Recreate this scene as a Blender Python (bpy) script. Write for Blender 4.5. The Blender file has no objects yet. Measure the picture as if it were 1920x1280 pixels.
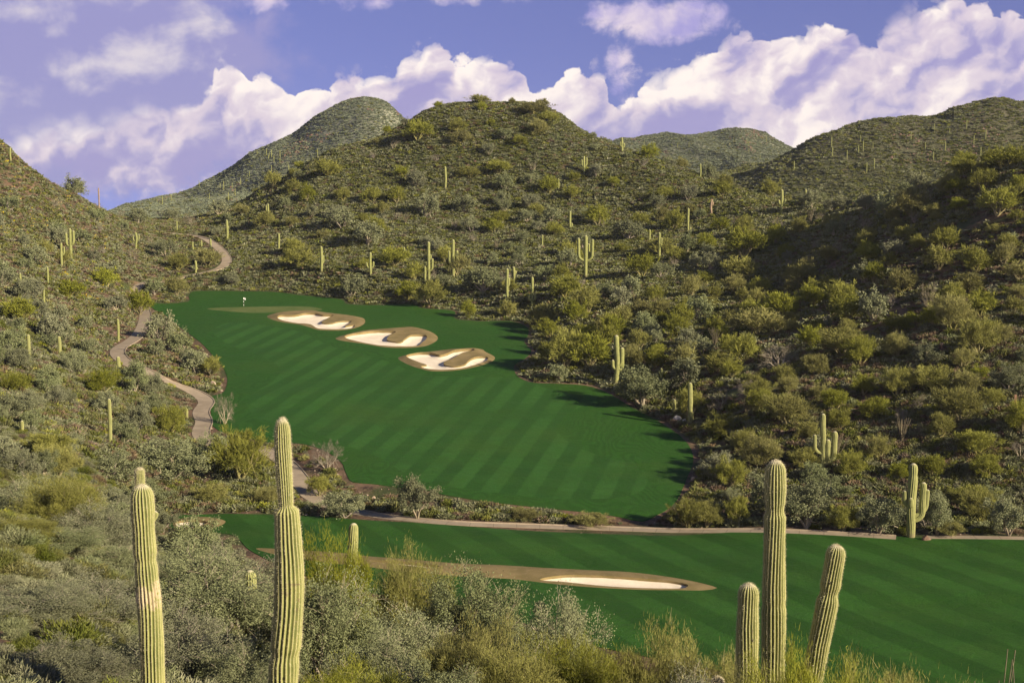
import bpy, math, random
import numpy as np
from mathutils import Vector
from mathutils.geometry import delaunay_2d_cdt

SC = bpy.context.scene
COL = SC.collection
R = math.radians
# ------------------------------------------------------------------ camera, sky, sun, exposure
F = 1920 * 50 / 36.0            # focal length in photo pixels (50 mm on 36 mm)
CZ = 45.0                       # camera height above the lower fairway
PITCH = math.atan(310 / F)
cam_data = bpy.data.cameras.new("camera")
cam = bpy.data.objects.new("camera", cam_data)
COL.objects.link(cam)
cam_data.lens = 50; cam_data.sensor_width = 36
cam_data.clip_start = 0.5; cam_data.clip_end = 20000
cam.location = (0, 0, CZ)
cam.rotation_euler = (math.pi / 2 - PITCH, 0, 0)
SC.camera = cam

SUN_EL = 21.5
SUN_DIR = Vector((0.82, -0.57, 0)).normalized() * math.cos(R(SUN_EL)) + Vector((0, 0, math.sin(R(SUN_EL))))
sd = bpy.data.lights.new("sun", 'SUN'); sd.energy = 5.0; sd.angle = R(0.5); sd.color = (1.0, 0.85, 0.60)
sun = bpy.data.objects.new("sun", sd); COL.objects.link(sun)
sun.rotation_euler = SUN_DIR.to_track_quat('Z', 'Y').to_euler()
SC.view_settings.view_transform = 'Standard'
SC.view_settings.look = 'None'
SC.view_settings.exposure = 0.84
SC.view_settings.gamma = 1.0
SC.cycles.max_bounces = 5
SC.cycles.diffuse_bounces = 2
SC.cycles.transparent_max_bounces = 8
SC.cycles.use_denoising = True


class NT:
    """small helper to write node trees as expressions"""
    def __init__(s, tree): s.t = tree; s.n = tree.nodes; s.l = tree.links
    def node(s, typ, **kw):
        n = s.n.new(typ)
        for k, v in kw.items(): setattr(n, k, v)
        return n
    def put(s, sock, v):
        if v is None: return
        if isinstance(v, bpy.types.NodeSocket): s.l.new(v, sock)
        elif isinstance(v, (tuple, list)) and len(v) == 3 and sock.type == 'RGBA': sock.default_value = (*v, 1)
        else: sock.default_value = v
    def m(s, op, a, b=None, c=None, clamp=False):
        n = s.node('ShaderNodeMath', operation=op, use_clamp=clamp)
        s.put(n.inputs[0], a); s.put(n.inputs[1], b); s.put(n.inputs[2], c)
        return n.outputs[0]
    def noise(s, vec, scale, detail=3, rough=.55, dim='3D', w=None, distortion=0.0, out=0):
        n = s.node('ShaderNodeTexNoise', noise_dimensions=dim)
        s.put(n.inputs['Vector'], vec) if vec is not None else None
        n.inputs['Scale'].default_value = scale; n.inputs['Detail'].default_value = detail
        n.inputs['Roughness'].default_value = rough; n.inputs['Distortion'].default_value = distortion
        return n.outputs[out]
    def ss(s, v, lo, hi, a=0.0, b=1.0):
        n = s.node('ShaderNodeMapRange', interpolation_type='SMOOTHSTEP')
        s.put(n.inputs[0], v); s.put(n.inputs[1], lo); s.put(n.inputs[2], hi); s.put(n.inputs[3], a); s.put(n.inputs[4], b)
        return n.outputs[0]
    def mix(s, f, a, b, mode='MIX'):
        n = s.node('ShaderNodeMix', data_type='RGBA', blend_type=mode)
        s.put(n.inputs[0], f); s.put(n.inputs[6], a); s.put(n.inputs[7], b)
        return n.outputs[2]
    def comb(s, x, y, z):
        n = s.node('ShaderNodeCombineXYZ'); s.put(n.inputs[0], x); s.put(n.inputs[1], y); s.put(n.inputs[2], z)
        return n.outputs[0]
    def sep(s, v):
        n = s.node('ShaderNodeSeparateXYZ'); s.put(n.inputs[0], v); return n.outputs
    def vm(s, op, a, b=None, scale=None):
        n = s.node('ShaderNodeVectorMath', operation=op); s.put(n.inputs[0], a)
        if b is not None: s.put(n.inputs[1], b)
        if scale is not None: s.put(n.inputs[3], scale)
        return n.outputs[1] if op in ('LENGTH', 'DOT_PRODUCT', 'DISTANCE') else n.outputs[0]
    def curve(s, v, pts, x0, x1, y0, y1):
        """piecewise curve v -> value, points in real units"""
        n = s.node('ShaderNodeFloatCurve'); c = n.mapping.curves[0]
        P = [((a - x0) / (x1 - x0), (b - y0) / (y1 - y0)) for a, b in pts]
        c.points[0].location = P[0]; c.points[1].location = P[-1]
        for p in P[1:-1]: c.points.new(*p)
        n.mapping.update()
        s.put(n.inputs['Value'], s.m('DIVIDE', s.m('SUBTRACT', v, x0), x1 - x0))
        return s.m('ADD', s.m('MULTIPLY', n.outputs[0], y1 - y0), y0)


def build_world():
    w = bpy.data.worlds.new("World"); SC.world = w; w.use_nodes = True
    t = NT(w.node_tree); t.n.clear()
    out = t.node('ShaderNodeOutputWorld'); bg = t.node('ShaderNodeBackground')
    t.l.new(bg.outputs[0], out.inputs[0])
    tc = t.node('ShaderNodeTexCoord'); d = tc.outputs['Generated']
    x, y, z = t.sep(d)
    sky = t.node('ShaderNodeTexSky', sky_type='NISHITA')
    sky.sun_disc = False; sky.sun_elevation = R(SUN_EL)
    sky.sun_rotation = math.atan2(SUN_DIR.x, SUN_DIR.y)
    sky.altitude = 1500; sky.air_density = 1.0; sky.dust_density = 0.25; sky.ozone_density = 4.0
    # clear desert air: the deep colour reaches far down, so the dome is sampled a little higher up
    up = t.vm('NORMALIZE', t.comb(x, y, t.m('ADD', t.m('MULTIPLY', z, .9), .34)))
    t.put(sky.inputs[0], up)
    elr = t.m('ARCTAN2', z, t.m('SQRT', t.m('ADD', t.m('MULTIPLY', x, x), t.m('MULTIPLY', y, y))))
    base = t.mix(1.0, sky.outputs[0], t.mix(t.ss(elr, .15, .6), (1.56, .95, 1.16), (.95, .92, .98)), 'MULTIPLY')
    # --- clouds in azimuth / elevation (one unit = 1/2667 rad)
    hor = t.m('SQRT', t.m('ADD', t.m('MULTIPLY', x, x), t.m('MULTIPLY', y, y)))
    az = t.m('MULTIPLY', t.m('ARCTAN2', x, y), F)
    el = t.m('MULTIPLY', t.m('ARCTAN2', z, hor), F)
    def U(u): return math.atan((u - 960) / F) * F
    def V(v): return (math.atan((640 - v) / F) - PITCH) * F
    P = t.comb(az, t.m('MULTIPLY', el, 1.15), 0.0)
    def warp(P, s, amp):
        q = t.noise(P, s, 2, .5, dim='2D', out=1)
        return t.vm('ADD', P, t.vm('SCALE', t.vm('SUBTRACT', q, (.5, .5, .5)), scale=amp))
    Pw = warp(P, .008, 46)
    # cumulus bank: top outline as a function of azimuth
    top = [(-900, 120), (-200, 250), (0, 285), (100, 262), (135, 255), (200, 248), (300, 215), (385, 196), (408, 142), (440, 124), (470, 136), (500, 150),
           (540, 166), (585, 160), (612, 164), (660, 152), (700, 152), (745, 150), (755, 118), (800, 100), (820, 88),
           (860, 106), (900, 118), (960, 122), (985, 140), (1003, 172), (1018, 172), (1040, 148), (1080, 128), (1110, 134), (1140, 160),
           (1155, 205), (1175, 180), (1230, 158), (1290, 120), (1345, 98), (1352, 82), (1400, 72), (1450, 78), (1500, 76), (1535, 54), (1570, 68),
           (1595, 80), (1615, 108), (1640, 88), (1668, 56), (1700, 40), (1750, 24), (1790, 16), (1840, 36), (1900, 46), (2000, 60), (2400, 20), (2900, 120)]
    T = t.curve(az, [(U(a), V(b)) for a, b in top], -2400, 2400, -400, 600)
    bot = [(-900, 460), (0, 330), (100, 320), (150, 345), (220, 362), (330, 352), (420, 345), (520, 360), (800, 500), (2900, 500)]
    B = t.curve(az, [(U(a), V(b)) for a, b in bot], -2400, 2400, -400, 600)
    def n2d(vec, sc, det, rough, off=(0.0, 0.0, 0.0)):
        v = t.vm('ADD', vec, off) if any(off) else vec
        return t.m('SUBTRACT', t.noise(v, sc, det, rough, dim='2D'), .5)
    def billow(vec, sc):
        n = t.node('ShaderNodeTexVoronoi', feature='F1', voronoi_dimensions='2D'); t.put(n.inputs['Vector'], vec); n.inputs['Scale'].default_value = sc
        d = n.outputs['Distance']
        return t.m('SUBTRACT', .5, t.m('MULTIPLY', d, d))
    Pb = t.vm('ADD', Pw, t.vm('SCALE', t.vm('SUBTRACT', t.noise(Pw, .03, 3, .6, dim='2D', out=1), (.5, .5, .5)), scale=22))
    def hfield(vec):
        return t.m('ADD', t.m('MULTIPLY', n2d(vec, .010, 4, .5), .9), t.m('ADD', t.m('MULTIPLY', billow(vec, .011), .42), t.m('MULTIPLY', billow(vec, .026), .20)))
    n2 = n2d(Pw, .007, 5, .55); nf = n2d(Pw, .045, 5, .6)
    h0 = hfield(Pb); h1 = hfield(t.vm('ADD', Pb, (-12.0, 12.0, 0.0)))
    n1 = t.m('SUBTRACT', billow(Pb, .027), .15)
    edge = t.m('ADD', t.m('SUBTRACT', T, el), t.m('ADD', t.m('MULTIPLY', n1, 34), t.m('ADD', t.m('MULTIPLY', n2, 34), t.m('MULTIPLY', nf, 16))))
    soft = t.m('MAXIMUM', t.ss(az, U(250), U(430), 34.0, 0.0), t.ss(t.m('ADD', n2, t.m('MULTIPLY', nf, .5)), -.03, .16, 0.0, 22.0))
    dens = t.ss(edge, t.m('MULTIPLY', soft, -1.0), t.m('ADD', soft, 8.0))
    low = t.ss(t.m('ADD', t.m('SUBTRACT', el, B), t.m('MULTIPLY', t.m('ADD', t.m('MULTIPLY', nf, .6), n2), 150)), -26.0, 40.0)
    dens = t.m('MULTIPLY', t.m('MULTIPLY', dens, low), .97)
    rel = t.m('MULTIPLY', t.m('SUBTRACT', h0, h1), 1.45)
    rim = t.ss(edge, 0.0, 80.0, .30, 0.0)
    depth_ = t.ss(el, V(330), V(130), -.10, .10)
    # large masses lean to the right
    ca, sa = math.cos(.65), math.sin(.65)
    px_, py_, pz_ = t.sep(Pb)
    al = t.m('ADD', t.m('MULTIPLY', px_, ca), t.m('MULTIPLY', py_, sa)); ac = t.m('SUBTRACT', t.m('MULTIPLY', py_, ca), t.m('MULTIPLY', px_, sa))
    Pr = t.comb(t.m('MULTIPLY', al, .55), ac, 0.0)
    streak = t.m('MULTIPLY', n2d(Pr, .0085, 4, .5, (410.0, 77.0, 0.0)), 2.5)
    litv = t.m('ADD', t.m('ADD', t.m('ADD', rel, rim), streak), t.m('ADD', depth_, .24))
    lit = t.ss(litv, -.15, 1.05)
    ccol = t.mix(lit, (.205, .185, .345), (.62, .55, .505))
    ccol = t.mix(t.ss(t.m('SUBTRACT', 1.0, t.m('ABSOLUTE', t.m('SUBTRACT', t.m('MULTIPLY', lit, 2.0), 1.0))), .2, 1.0, 0.0, .4), ccol, (.43, .345, .40))
    # soft high veil upper left, wisp upper middle right
    def blob(u, v, a, b, k=1.0, rot=0.0):
        du = t.m('SUBTRACT', az, U(u)); dv = t.m('SUBTRACT', el, V(v))
        if rot:
            c, s_ = math.cos(rot), math.sin(rot)
            du, dv = t.m('ADD', t.m('MULTIPLY', du, c), t.m('MULTIPLY', dv, s_)), t.m('SUBTRACT', t.m('MULTIPLY', dv, c), t.m('MULTIPLY', du, s_))
        du = t.m('DIVIDE', du, a); dv = t.m('DIVIDE', dv, b)
        r = t.m('ADD', t.m('MULTIPLY', du, du), t.m('MULTIPLY', dv, dv))
        return t.m('MULTIPLY', t.m('SUBTRACT', 1.0, r), k)
    def mx(*a):
        r = a[0]
        for b in a[1:]: r = t.m('SMOOTH_MAX', r, b, .15)
        return r
    veil = mx(blob(120, 110, 380, 230), blob(330, 110, 130, 170), blob(180, 250, 300, 110), blob(-300, 150, 500, 250))
    Pv = warp(P, .005, 70)
    nv = t.m('SUBTRACT', t.noise(Pv, .010, 6, .6, dim='2D'), .5)
    vd = t.ss(t.m('ADD', veil, t.m('MULTIPLY', nv, 1.7)), -.38, .4, 0.0, .95)
    nb = t.noise(t.vm('MULTIPLY', Pv, (1.0, 1.4, 1.0)), .0075, 5, .55, dim='2D')
    patch = mx(blob(275, 85, 110, 80, 1.0, .5), blob(110, 150, 170, 40, .8, .4), blob(330, 20, 180, 50, .7), blob(405, 50, 50, 90, .7), blob(60, 30, 160, 45, .6))
    vl = t.ss(t.m('ADD', t.m('MULTIPLY', patch, .42), t.m('ADD', t.m('MULTIPLY', t.m('SUBTRACT', nb, .5), 2.2), t.m('MULTIPLY', rel, .5))), -.05, .9)
    vcol = t.mix(vl, (.185, .178, .335), (.43, .39, .42))
    wisp = mx(blob(1240, 42, 140, 46), blob(1130, 30, 50, 30, .8), blob(1165, 130, 34, 66, .55), blob(700, -5, 100, 26, .5), blob(500, 5, 80, 22, .5), blob(880, -8, 120, 20, .4))
    wd = t.ss(t.m('ADD', wisp, t.m('MULTIPLY', t.m('SUBTRACT', t.noise(Pw, .019, 6, .62, dim='2D'), .5), 1.9)), .0, .8, 0.0, .9)
    wl = t.ss(t.m('ADD', rel, t.m('MULTIPLY', n2, 1.2)), -.4, .5)
    wcol = t.mix(wl, (.24, .215, .41), (.52, .44, .46))
    g_ = t.ss(el, 350.0, 1600.0, .080, .050); col = t.mix(1.0, base, t.comb(g_, g_, g_), 'MULTIPLY')
    col = t.mix(vd, col, vcol)
    col = t.mix(wd, col, wcol)
    col = t.mix(dens, col, ccol)
    t.put(bg.inputs[0], col); bg.inputs[1].default_value = 1.0
    # rays below the horizon see plain sky light
build_world()

# ------------------------------------------------------------------ numeric helpers
rng = np.random.default_rng(7)

def pchip(xs, ys, q):
    xs = np.asarray(xs, float); ys = np.asarray(ys, float); q = np.clip(q, xs[0], xs[-1])
    h = np.diff(xs); dl = np.diff(ys) / h; n = len(xs); d = np.zeros(n)
    for i in range(1, n - 1):
        if dl[i - 1] * dl[i] > 0:
            w1 = 2 * h[i] + h[i - 1]; w2 = h[i] + 2 * h[i - 1]; d[i] = (w1 + w2) / (w1 / dl[i - 1] + w2 / dl[i])
    d[0] = dl[0]; d[-1] = dl[-1]
    i = np.clip(np.searchsorted(xs, q, 'right') - 1, 0, n - 2); s = (q - xs[i]) / h[i]
    return ((1 + 2 * s) * (1 - s) ** 2 * ys[i] + s * (1 - s) ** 2 * h[i] * d[i] + s * s * (3 - 2 * s) * ys[i + 1] + s * s * (s - 1) * h[i] * d[i + 1])

def _h(ix, iy, seed):
    a = (ix.astype(np.int64) * 374761393 + iy.astype(np.int64) * 668265263 + seed * 974711) & 0xffffffff
    a = ((a ^ (a >> 13)) * 1274126177) & 0xffffffff
    return ((a ^ (a >> 16)) & 0xffff) / 65535.0
def vnoise(x, y, seed=0):
    ix = np.floor(x); iy = np.floor(y); fx = x - ix; fy = y - iy
    fx = fx * fx * (3 - 2 * fx); fy = fy * fy * (3 - 2 * fy)
    a = _h(ix, iy, seed); b = _h(ix + 1, iy, seed); c = _h(ix, iy + 1, seed); d = _h(ix + 1, iy + 1, seed)
    return (a + (b - a) * fx) * (1 - fy) + (c + (d - c) * fx) * fy
def fbm(x, y, seed=0, o=4, g=.5):
    s = 0; a = 1; t = 0
    for k in range(o):
        s = s + a * (vnoise(x * 2 ** k + 13.7 * k, y * 2 ** k - 7.1 * k, seed + k) - .5); t += a; a *= g
    return s / t * 2

CP, SP = math.cos(PITCH), math.sin(PITCH)
def ray(u, v):
    a = (np.asarray(u, float) - 960) / F; b = (640 - np.asarray(v, float)) / F
    fy = CP + b * SP; return a / fy, (-SP + b * CP) / fy        # dx/dy, dz/dy
def z_at(v, Y): return CZ + ray(960, v)[1] * Y
def project(x, y, z):
    dz = z - CZ; fw = y * CP - dz * SP; up = y * SP + dz * CP
    return 960 + F * x / fw, 640 - F * up / fw

# ------------------------------------------------------------------ terrain: contour lines lofted front to back
# each contour: (u, v, Y) seen in the photo, or (u, None, Y, z)
def contour(rows):
    us = [r[0] for r in rows]; Ys = [r[2] for r in rows]
    zs = [z_at(r[1], r[2]) if r[1] is not None else r[3] for r in rows]
    return us, Ys, zs
def flat(Y, *uz): return [(u, None, Y, z) for u, z in uz]
PL = lambda Y: .6 + .056 * (Y - 185)
CONT = [
    flat(2, (-900, 43.2), (2800, 43.0)),
    flat(30, (-900, 35), (0, 33.2), (960, 31.5), (1500, 30.8), (1920, 29.5), (2800, 28)),
    flat(70, (-900, 31), (0, 27), (400, 22), (700, 18.5), (960, 18), (1400, 15), (1920, 13), (2800, 11)),
    flat(100, (-900, 27), (0, 21), (200, 17.5), (400, 13.5), (700, 10), (960, 8.5), (1200, 6.5), (1500, 4.5), (1920, 3), (2800, 2)),
    flat(130, (-900, 24), (0, 16.5), (200, 11), (330, 6), (400, 4.2), (600, 1.2), (720, .3), (1920, 0), (2800, 0)),
    flat(187, (-900, 24), (0, 13), (200, 7.5), (290, 2.6), (330, 1.1), (430, .6), (520, .6), (1920, .6), (2800, .8)),
    [(-900, None, 225, 30), (0, 690, 225), (200, 730, 240), (330, 768, 238), (385, 785, 238), (450, None, 240, PL(240)), (1100, None, 240, PL(240)),
     (1200, 768, 240), (1300, 792, 228), (1400, 805, 219), (1600, 815, 213), (1920, 800, 206), (2800, 740, 200)],
    [(-900, 400, 290), (0, 534, 300), (200, 600, 320), (330, 588, 345), (450, None, 345, PL(345)), (820, None, 345, PL(345)), (900, 590, 350),
     (1000, 602, 330), (1100, 620, 312), (1200, 628, 296), (1400, 622, 286), (1600, 608, 266), (1920, 575, 252), (2800, 520, 245)],
    [(-900, 250, 360), (0, 395, 370), (100, 440, 385), (200, 482, 400), (300, 492, 420), (400, 482, 430), (500, 472, 430), (700, 405, 450), (900, 385, 458), (1100, 405, 445),
     (1300, 440, 408), (1480, 462, 368), (1700, 430, 318), (1920, 385, 292), (2800, 320, 280)],
    [(-900, 0, 400), (-400, 130, 410), (0, 262, 430), (50, 308, 436), (100, 342, 445), (150, 371, 460), (190, 392, 475), (235, 408, 490), (330, 412, 500), (400, 400, 503), (450, 382, 505), (500, 352, 508),
     (560, 318, 510), (620, 285, 512), (700, 262, 515), (745, 240, 517), (770, 226, 518), (800, 206, 519), (870, 192, 520), (940, 195, 520), (1000, 196, 520),
     (1040, 213, 517), (1090, 247, 510), (1160, 275, 500), (1250, 312, 485), (1330, 338, 470), (1400, 357, 450), (1480, 380, 435), (1560, 390, 405),
     (1640, 382, 380), (1700, 368, 366), (1760, 350, 354), (1800, 322, 346), (1860, 298, 338), (1920, 282, 332), (2800, 150, 320)],
]
cr = CONT[-1]
CONT.append([(r[0], None, r[2] + 45, z_at(r[1], r[2]) - (9 if r[0] > 190 else 6)) for r in cr])
CONT.append(flat(640, (-900, 60), (-300, 30), (100, 22), (210, 24), (300, 26), (1300, 27), (1480, 30), (1600, 33), (1800, 38), (2800, 40)))
CONT.append([(-900, None, 720, 30), (0, 430, 740), (150, 418, 740), (210, 406, 740), (400, 388, 740), (700, 372, 740), (1200, 370, 740), (1290, 366, 740), (1340, 352, 745), (1400, 334, 750), (1440, 309, 755),
             (1480, 287, 760), (1530, 255, 766), (1590, 233, 770), (1650, 224, 774), (1720, 225, 778), (1760, 219, 780), (1800, 204, 785),
             (1860, 193, 790), (1920, 198, 795), (2300, 170, 800), (2800, 200, 800)])
CONT.append([(-900, None, 860, 10), (0, None, 860, 5), (150, 430, 860), (210, 404, 860), (400, 372, 870), (560, 310, 880), (700, 272, 880), (800, 345, 880), (1150, None, 930, 40), (1330, 330, 900), (1450, None, 900, 50), (1600, None, 900, 64), (1920, None, 900, 72), (2800, None, 900, 70)])
CONT.append([(-900, 480, 960), (0, 460, 960), (150, 432, 960), (210, 399, 960), (250, 386, 960), (300, 371, 960), (350, 356, 970), (400, 332, 975), (450, 302, 980), (500, 272, 985),
             (560, 240, 990), (600, 213, 995), (650, 191, 1000), (690, 184, 1000), (720, 187, 1000), (745, 203, 1000), (765, 222, 1000), (850, 292, 1010), (950, 328, 1050),
             (1100, 296, 1130), (1165, 263, 1170), (1210, 255, 1180), (1270, 250, 1190), (1330, 252, 1195), (1385, 246, 1200), (1430, 257, 1200), (1475, 282, 1200),
             (1600, 320, 1200), (2800, 330, 1200)])
CONT.append(flat(1600, (-900, -25), (700, -20), (2800, -20)))
CONT.append(flat(6500, (-900, -140), (2800, -140)))
CD = [contour(c) for c in CONT]
TU = np.linspace(-850, 2750, 721)                       # table over u (azimuth at the level of the ridges)
TA = ray(TU, 380)[0]
TY = np.stack([pchip(c[0], c[1], TU) for c in CD]); TZ = np.stack([pchip(c[0], c[2], TU) for c in CD])
YG = np.concatenate([np.linspace(2, 600, 599), np.geomspace(602, 6500, 500)])
ZG = np.stack([pchip(TY[:, i], TZ[:, i], YG) for i in range(len(TU))], 1)
# soften azimuth creases a little close by
def loft(x, y):
    x = np.asarray(x, float); y = np.asarray(y, float); yy = np.clip(y, 2, 6500)
    a = np.clip(x / np.maximum(yy, 12), TA[0], TA[-1])
    ia = np.interp(a, TA, np.arange(len(TA))); iy = np.interp(yy, YG, np.arange(len(YG)))
    i0 = np.clip(ia.astype(int), 0, len(TA) - 2); j0 = np.clip(iy.astype(int), 0, len(YG) - 2); fa = ia - i0; fy = iy - j0
    z = (ZG[j0, i0] * (1 - fa) + ZG[j0, i0 + 1] * fa) * (1 - fy) + (ZG[j0 + 1, i0] * (1 - fa) + ZG[j0 + 1, i0 + 1] * fa) * fy
    amp = np.interp(yy, [0, 60, 200, 480, 560, 800, 1200, 3000], [.25, .5, .8, 1.2, 2.0, 3.6, 5, 5])
    wl = np.interp(yy, [0, 480, 620, 1200], [26, 26, 60, 60])
    n = amp * fbm(x / 30, yy / 30, 3, 4)
    far = np.clip((yy - 560) / 120, 0, 1)
    n = n * (1 - far) + far * (amp * 1.1 * (fbm(x / 62, yy / 80, 11, 5, .55)) + amp * .7 * (.5 - np.abs(fbm(x / 48 + yy / 300, yy / 210, 23, 3)) * 2))
    # rocky spurs running down the right hand mountain
    rk = np.exp(-((yy - 770) / 120) ** 2) * np.clip((x / yy - .14) / .05, 0, 1)
    n = n + rk * 3.0 * (np.abs(fbm(x / 26, yy / 70, 31, 4)) - .25)
    # left hill: bare gullied rock
    lf = np.clip((-x / yy - .27) / .08, 0, 1) * np.clip((yy - 240) / 90, 0, 1) * np.clip((600 - yy) / 60, 0, 1)
    n = n + lf * 1.6 * fbm(x / 9 , yy / 30, 41, 3)
    return z + n

def plane_px(pts, kind):
    out = []
    for u, v in pts:
        ax, az = ray(u, v)
        if kind == 'up': Y = (CZ - .6 + .056 * 185) / (.056 - az)
        else: Y = (CZ - .5) / -az
        out.append((ax * Y, Y))
    return np.array(out)
def smooth_poly(P, step=1.0, closed=True, it=1):
    """Catmull-Rom through the points, resampled"""
    n = len(P); out = []
    rngi = range(n) if closed else range(n - 1)
    for i in rngi:
        if closed: p0, p1, p2, p3 = P[i - 1], P[i], P[(i + 1) % n], P[(i + 2) % n]
        else: p0, p1, p2, p3 = P[max(i - 1, 0)], P[i], P[i + 1], P[min(i + 2, n - 1)]
        if np.allclose(p0, p1): p0 = p1 - (p2 - p1)
        if np.allclose(p3, p2): p3 = p2 + (p2 - p1)
        # centripetal, so that uneven spacing does not loop
        L = np.linalg.norm(p2 - p1); k = max(2, int(L / step)); 
        d0 = max(np.linalg.norm(p1 - p0), 1e-4) ** .5; d1 = max(L, 1e-4) ** .5; d2 = max(np.linalg.norm(p3 - p2), 1e-4) ** .5
        m1 = (p1 - p0) / d0 - (p2 - p0) / (d0 + d1) + (p2 - p1) / d1
        m2 = (p2 - p1) / d1 - (p3 - p1) / (d1 + d2) + (p3 - p2) / d2
        m1 = m1 * d1; m2 = m2 * d1
        for j in range(k):
            s = j / k
            out.append((2 * s**3 - 3 * s**2 + 1) * p1 + (s**3 - 2 * s**2 + s) * m1 + (-2 * s**3 + 3 * s**2) * p2 + (s**3 - s**2) * m2)
    if not closed: out.append(P[-1])
    return np.array(out)
def inside(P, x, y):
    r = np.zeros(x.shape, bool); n = len(P)
    bx = (x >= P[:, 0].min()) & (x <= P[:, 0].max()) & (y >= P[:, 1].min()) & (y <= P[:, 1].max())
    xi = x[bx]; yi = y[bx]; q = np.zeros(xi.shape, bool)
    for i in range(n):
        x1, y1 = P[i]; x2, y2 = P[(i + 1) % n]
        if y1 == y2: continue
        c = ((y1 > yi) != (y2 > yi)) & (xi < (x2 - x1) * (yi - y1) / (y2 - y1) + x1)
        q ^= c
    r[bx] = q; return r
def pdist(P, x, y, closed=True, lim=30):
    """distance to a polyline (lim = beyond that not computed)"""
    d = np.full(x.shape, float(lim))
    bx = (x > P[:, 0].min() - lim) & (x < P[:, 0].max() + lim) & (y > P[:, 1].min() - lim) & (y < P[:, 1].max() + lim)
    xi = x[bx]; yi = y[bx]; m = np.full(xi.shape, float(lim)); n = len(P)
    for i in range(n if closed else n - 1):
        ax_, ay_ = P[i]; bx_, by_ = P[(i + 1) % n]; dx, dy = bx_ - ax_, by_ - ay_; L = dx * dx + dy * dy + 1e-9
        s = np.clip(((xi - ax_) * dx + (yi - ay_) * dy) / L, 0, 1)
        m = np.minimum(m, np.hypot(xi - ax_ - s * dx, yi - ay_ - s * dy))
    d[bx] = m; return d

ROUGH_UP = [(283, 568), (300, 570), (350, 566), (355, 556), (364, 547), (400, 546), (460, 546), (520, 548), (560, 553), (600, 557), (640, 561), (652, 569), (690, 571),
            (775, 571), (790, 577), (848, 582), (857, 599), (900, 602), (955, 603), (985, 612), (991, 626), (983, 642), (996, 660), (984, 674), (964, 688),
            (970, 706), (980, 712), (1000, 718), (1050, 720), (1095, 723), (1130, 733), (1190, 766), (1225, 783), (1262, 806), (1290, 832), (1300, 860), (1288, 895),
            (1280, 915), (1268, 938), (1240, 960), (1205, 972), (1160, 966), (1060, 955), (960, 945), (890, 937), (830, 928), (800, 920), (745, 914), (700, 908),
            (662, 905), (650, 890), (640, 868), (612, 848), (570, 834), (530, 829), (490, 826), (450, 817), (418, 812), (400, 800), (391, 788), (396, 775),
            (391, 765), (397, 746), (416, 740), (425, 725), (424, 700), (405, 672), (385, 650), (362, 632), (340, 615), (318, 596), (295, 584), (284, 576)]
FAIR_UP = [(500, 612), (560, 622), (620, 650), (690, 668), (740, 682), (780, 700), (850, 708), (960, 710), (1050, 735), (1130, 748), (1085, 765), (1050, 790), (1048, 812),
           (1100, 845), (1180, 868), (1213, 888), (1190, 925), (1080, 935), (940, 925), (800, 905), (745, 880), (720, 862), (640, 833), (560, 802),
           (480, 782), (468, 750), (515, 712), (525, 690), (480, 665), (428, 645), (400, 622), (435, 605)]
GREEN = [(388, 578), (440, 575.5), (500, 574.5), (560, 573.5), (592, 575.5), (604, 580), (570, 581.2), (520, 584.5), (470, 585.5), (420, 582.5)]
RINGS = [
    [(501, 592), (517, 586), (555, 583), (590, 582.2), (610, 585), (655, 590), (679, 595), (683, 607), (667, 615), (640, 619.5), (600, 619), (578, 613), (560, 608), (530, 604), (510, 599)],
    [(629, 636), (650, 627), (682, 621), (730, 617), (776, 615), (800, 620), (821, 633), (812, 643), (790, 650), (750, 652.5), (717, 651), (680, 645), (648, 641)],
    [(747, 670), (767, 665), (805, 660), (835, 657), (867, 656), (902, 656), (910, 661), (928, 672), (922, 680), (892, 690), (850, 696.5), (812, 697), (785, 691), (762, 682)]]
SANDS = [
    [(520, 597), (527, 594.6), (552, 594.5), (572, 591), (592, 591), (605, 593.5), (625, 594), (615, 599), (604, 607), (620, 608), (635, 605), (658, 604), (653, 609.5), (647, 613),
     (664, 611), (662, 615), (650, 617), (630, 618), (600, 617), (580, 609), (555, 606), (530, 602)],
    [(646, 635), (660, 631), (685, 627.5), (705, 626), (742, 627), (732, 632), (726, 640), (737, 642.5), (750, 643.5), (760, 637.5), (772, 632.5), (797, 632.5), (800, 637.5),
     (792, 643), (780, 649), (750, 650.2), (717, 649), (680, 643.5), (655, 639)],
    [(762, 671), (777, 667), (807, 667), (825, 671), (837, 669), (855, 662.8), (887, 661.5), (889, 664.5), (870, 667.5), (850, 676), (832, 683), (837, 688), (855, 690.2), (870, 687.2),
     (880, 680), (895, 674.8), (914, 674.8), (912, 680), (895, 686), (870, 692), (840, 695), (810, 694.2), (789, 688.5), (800, 687), (785, 682), (767, 675)]]
ROUGH_LO = [(322, 967), (345, 964.5), (380, 963.5), (430, 962.5), (480, 964), (560, 967), (640, 970.5), (720, 975), (850, 983.5), (1000, 990), (1200, 996.5), (1430, 999), (1560, 1004), (1680, 1011.5), (1730, 1014),
            (1920, 1018), (2300, 1026), (2700, 1034), (2750, 1150), (2700, 1275), (2300, 1285), (1920, 1290), (1700, 1290), (1450, 1270), (1250, 1235), (1080, 1200), (900, 1140), (700, 1110), (560, 1070), (470, 1030), (430, 1000), (350, 995), (318, 985)]
STRIP = [(480, 1026), (560, 1029), (640, 1034), (690, 1040), (760, 1046), (860, 1055), (940, 1057.5), (1020, 1062), (1100, 1066), (1180, 1070), (1260, 1080), (1320, 1092), (1345, 1100), (1320, 1104.5), (1270, 1104.5), (1200, 1104),
         (1100, 1098.5), (1040, 1093), (960, 1084), (860, 1079), (760, 1070), (690, 1060), (600, 1050), (520, 1038)]
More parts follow.
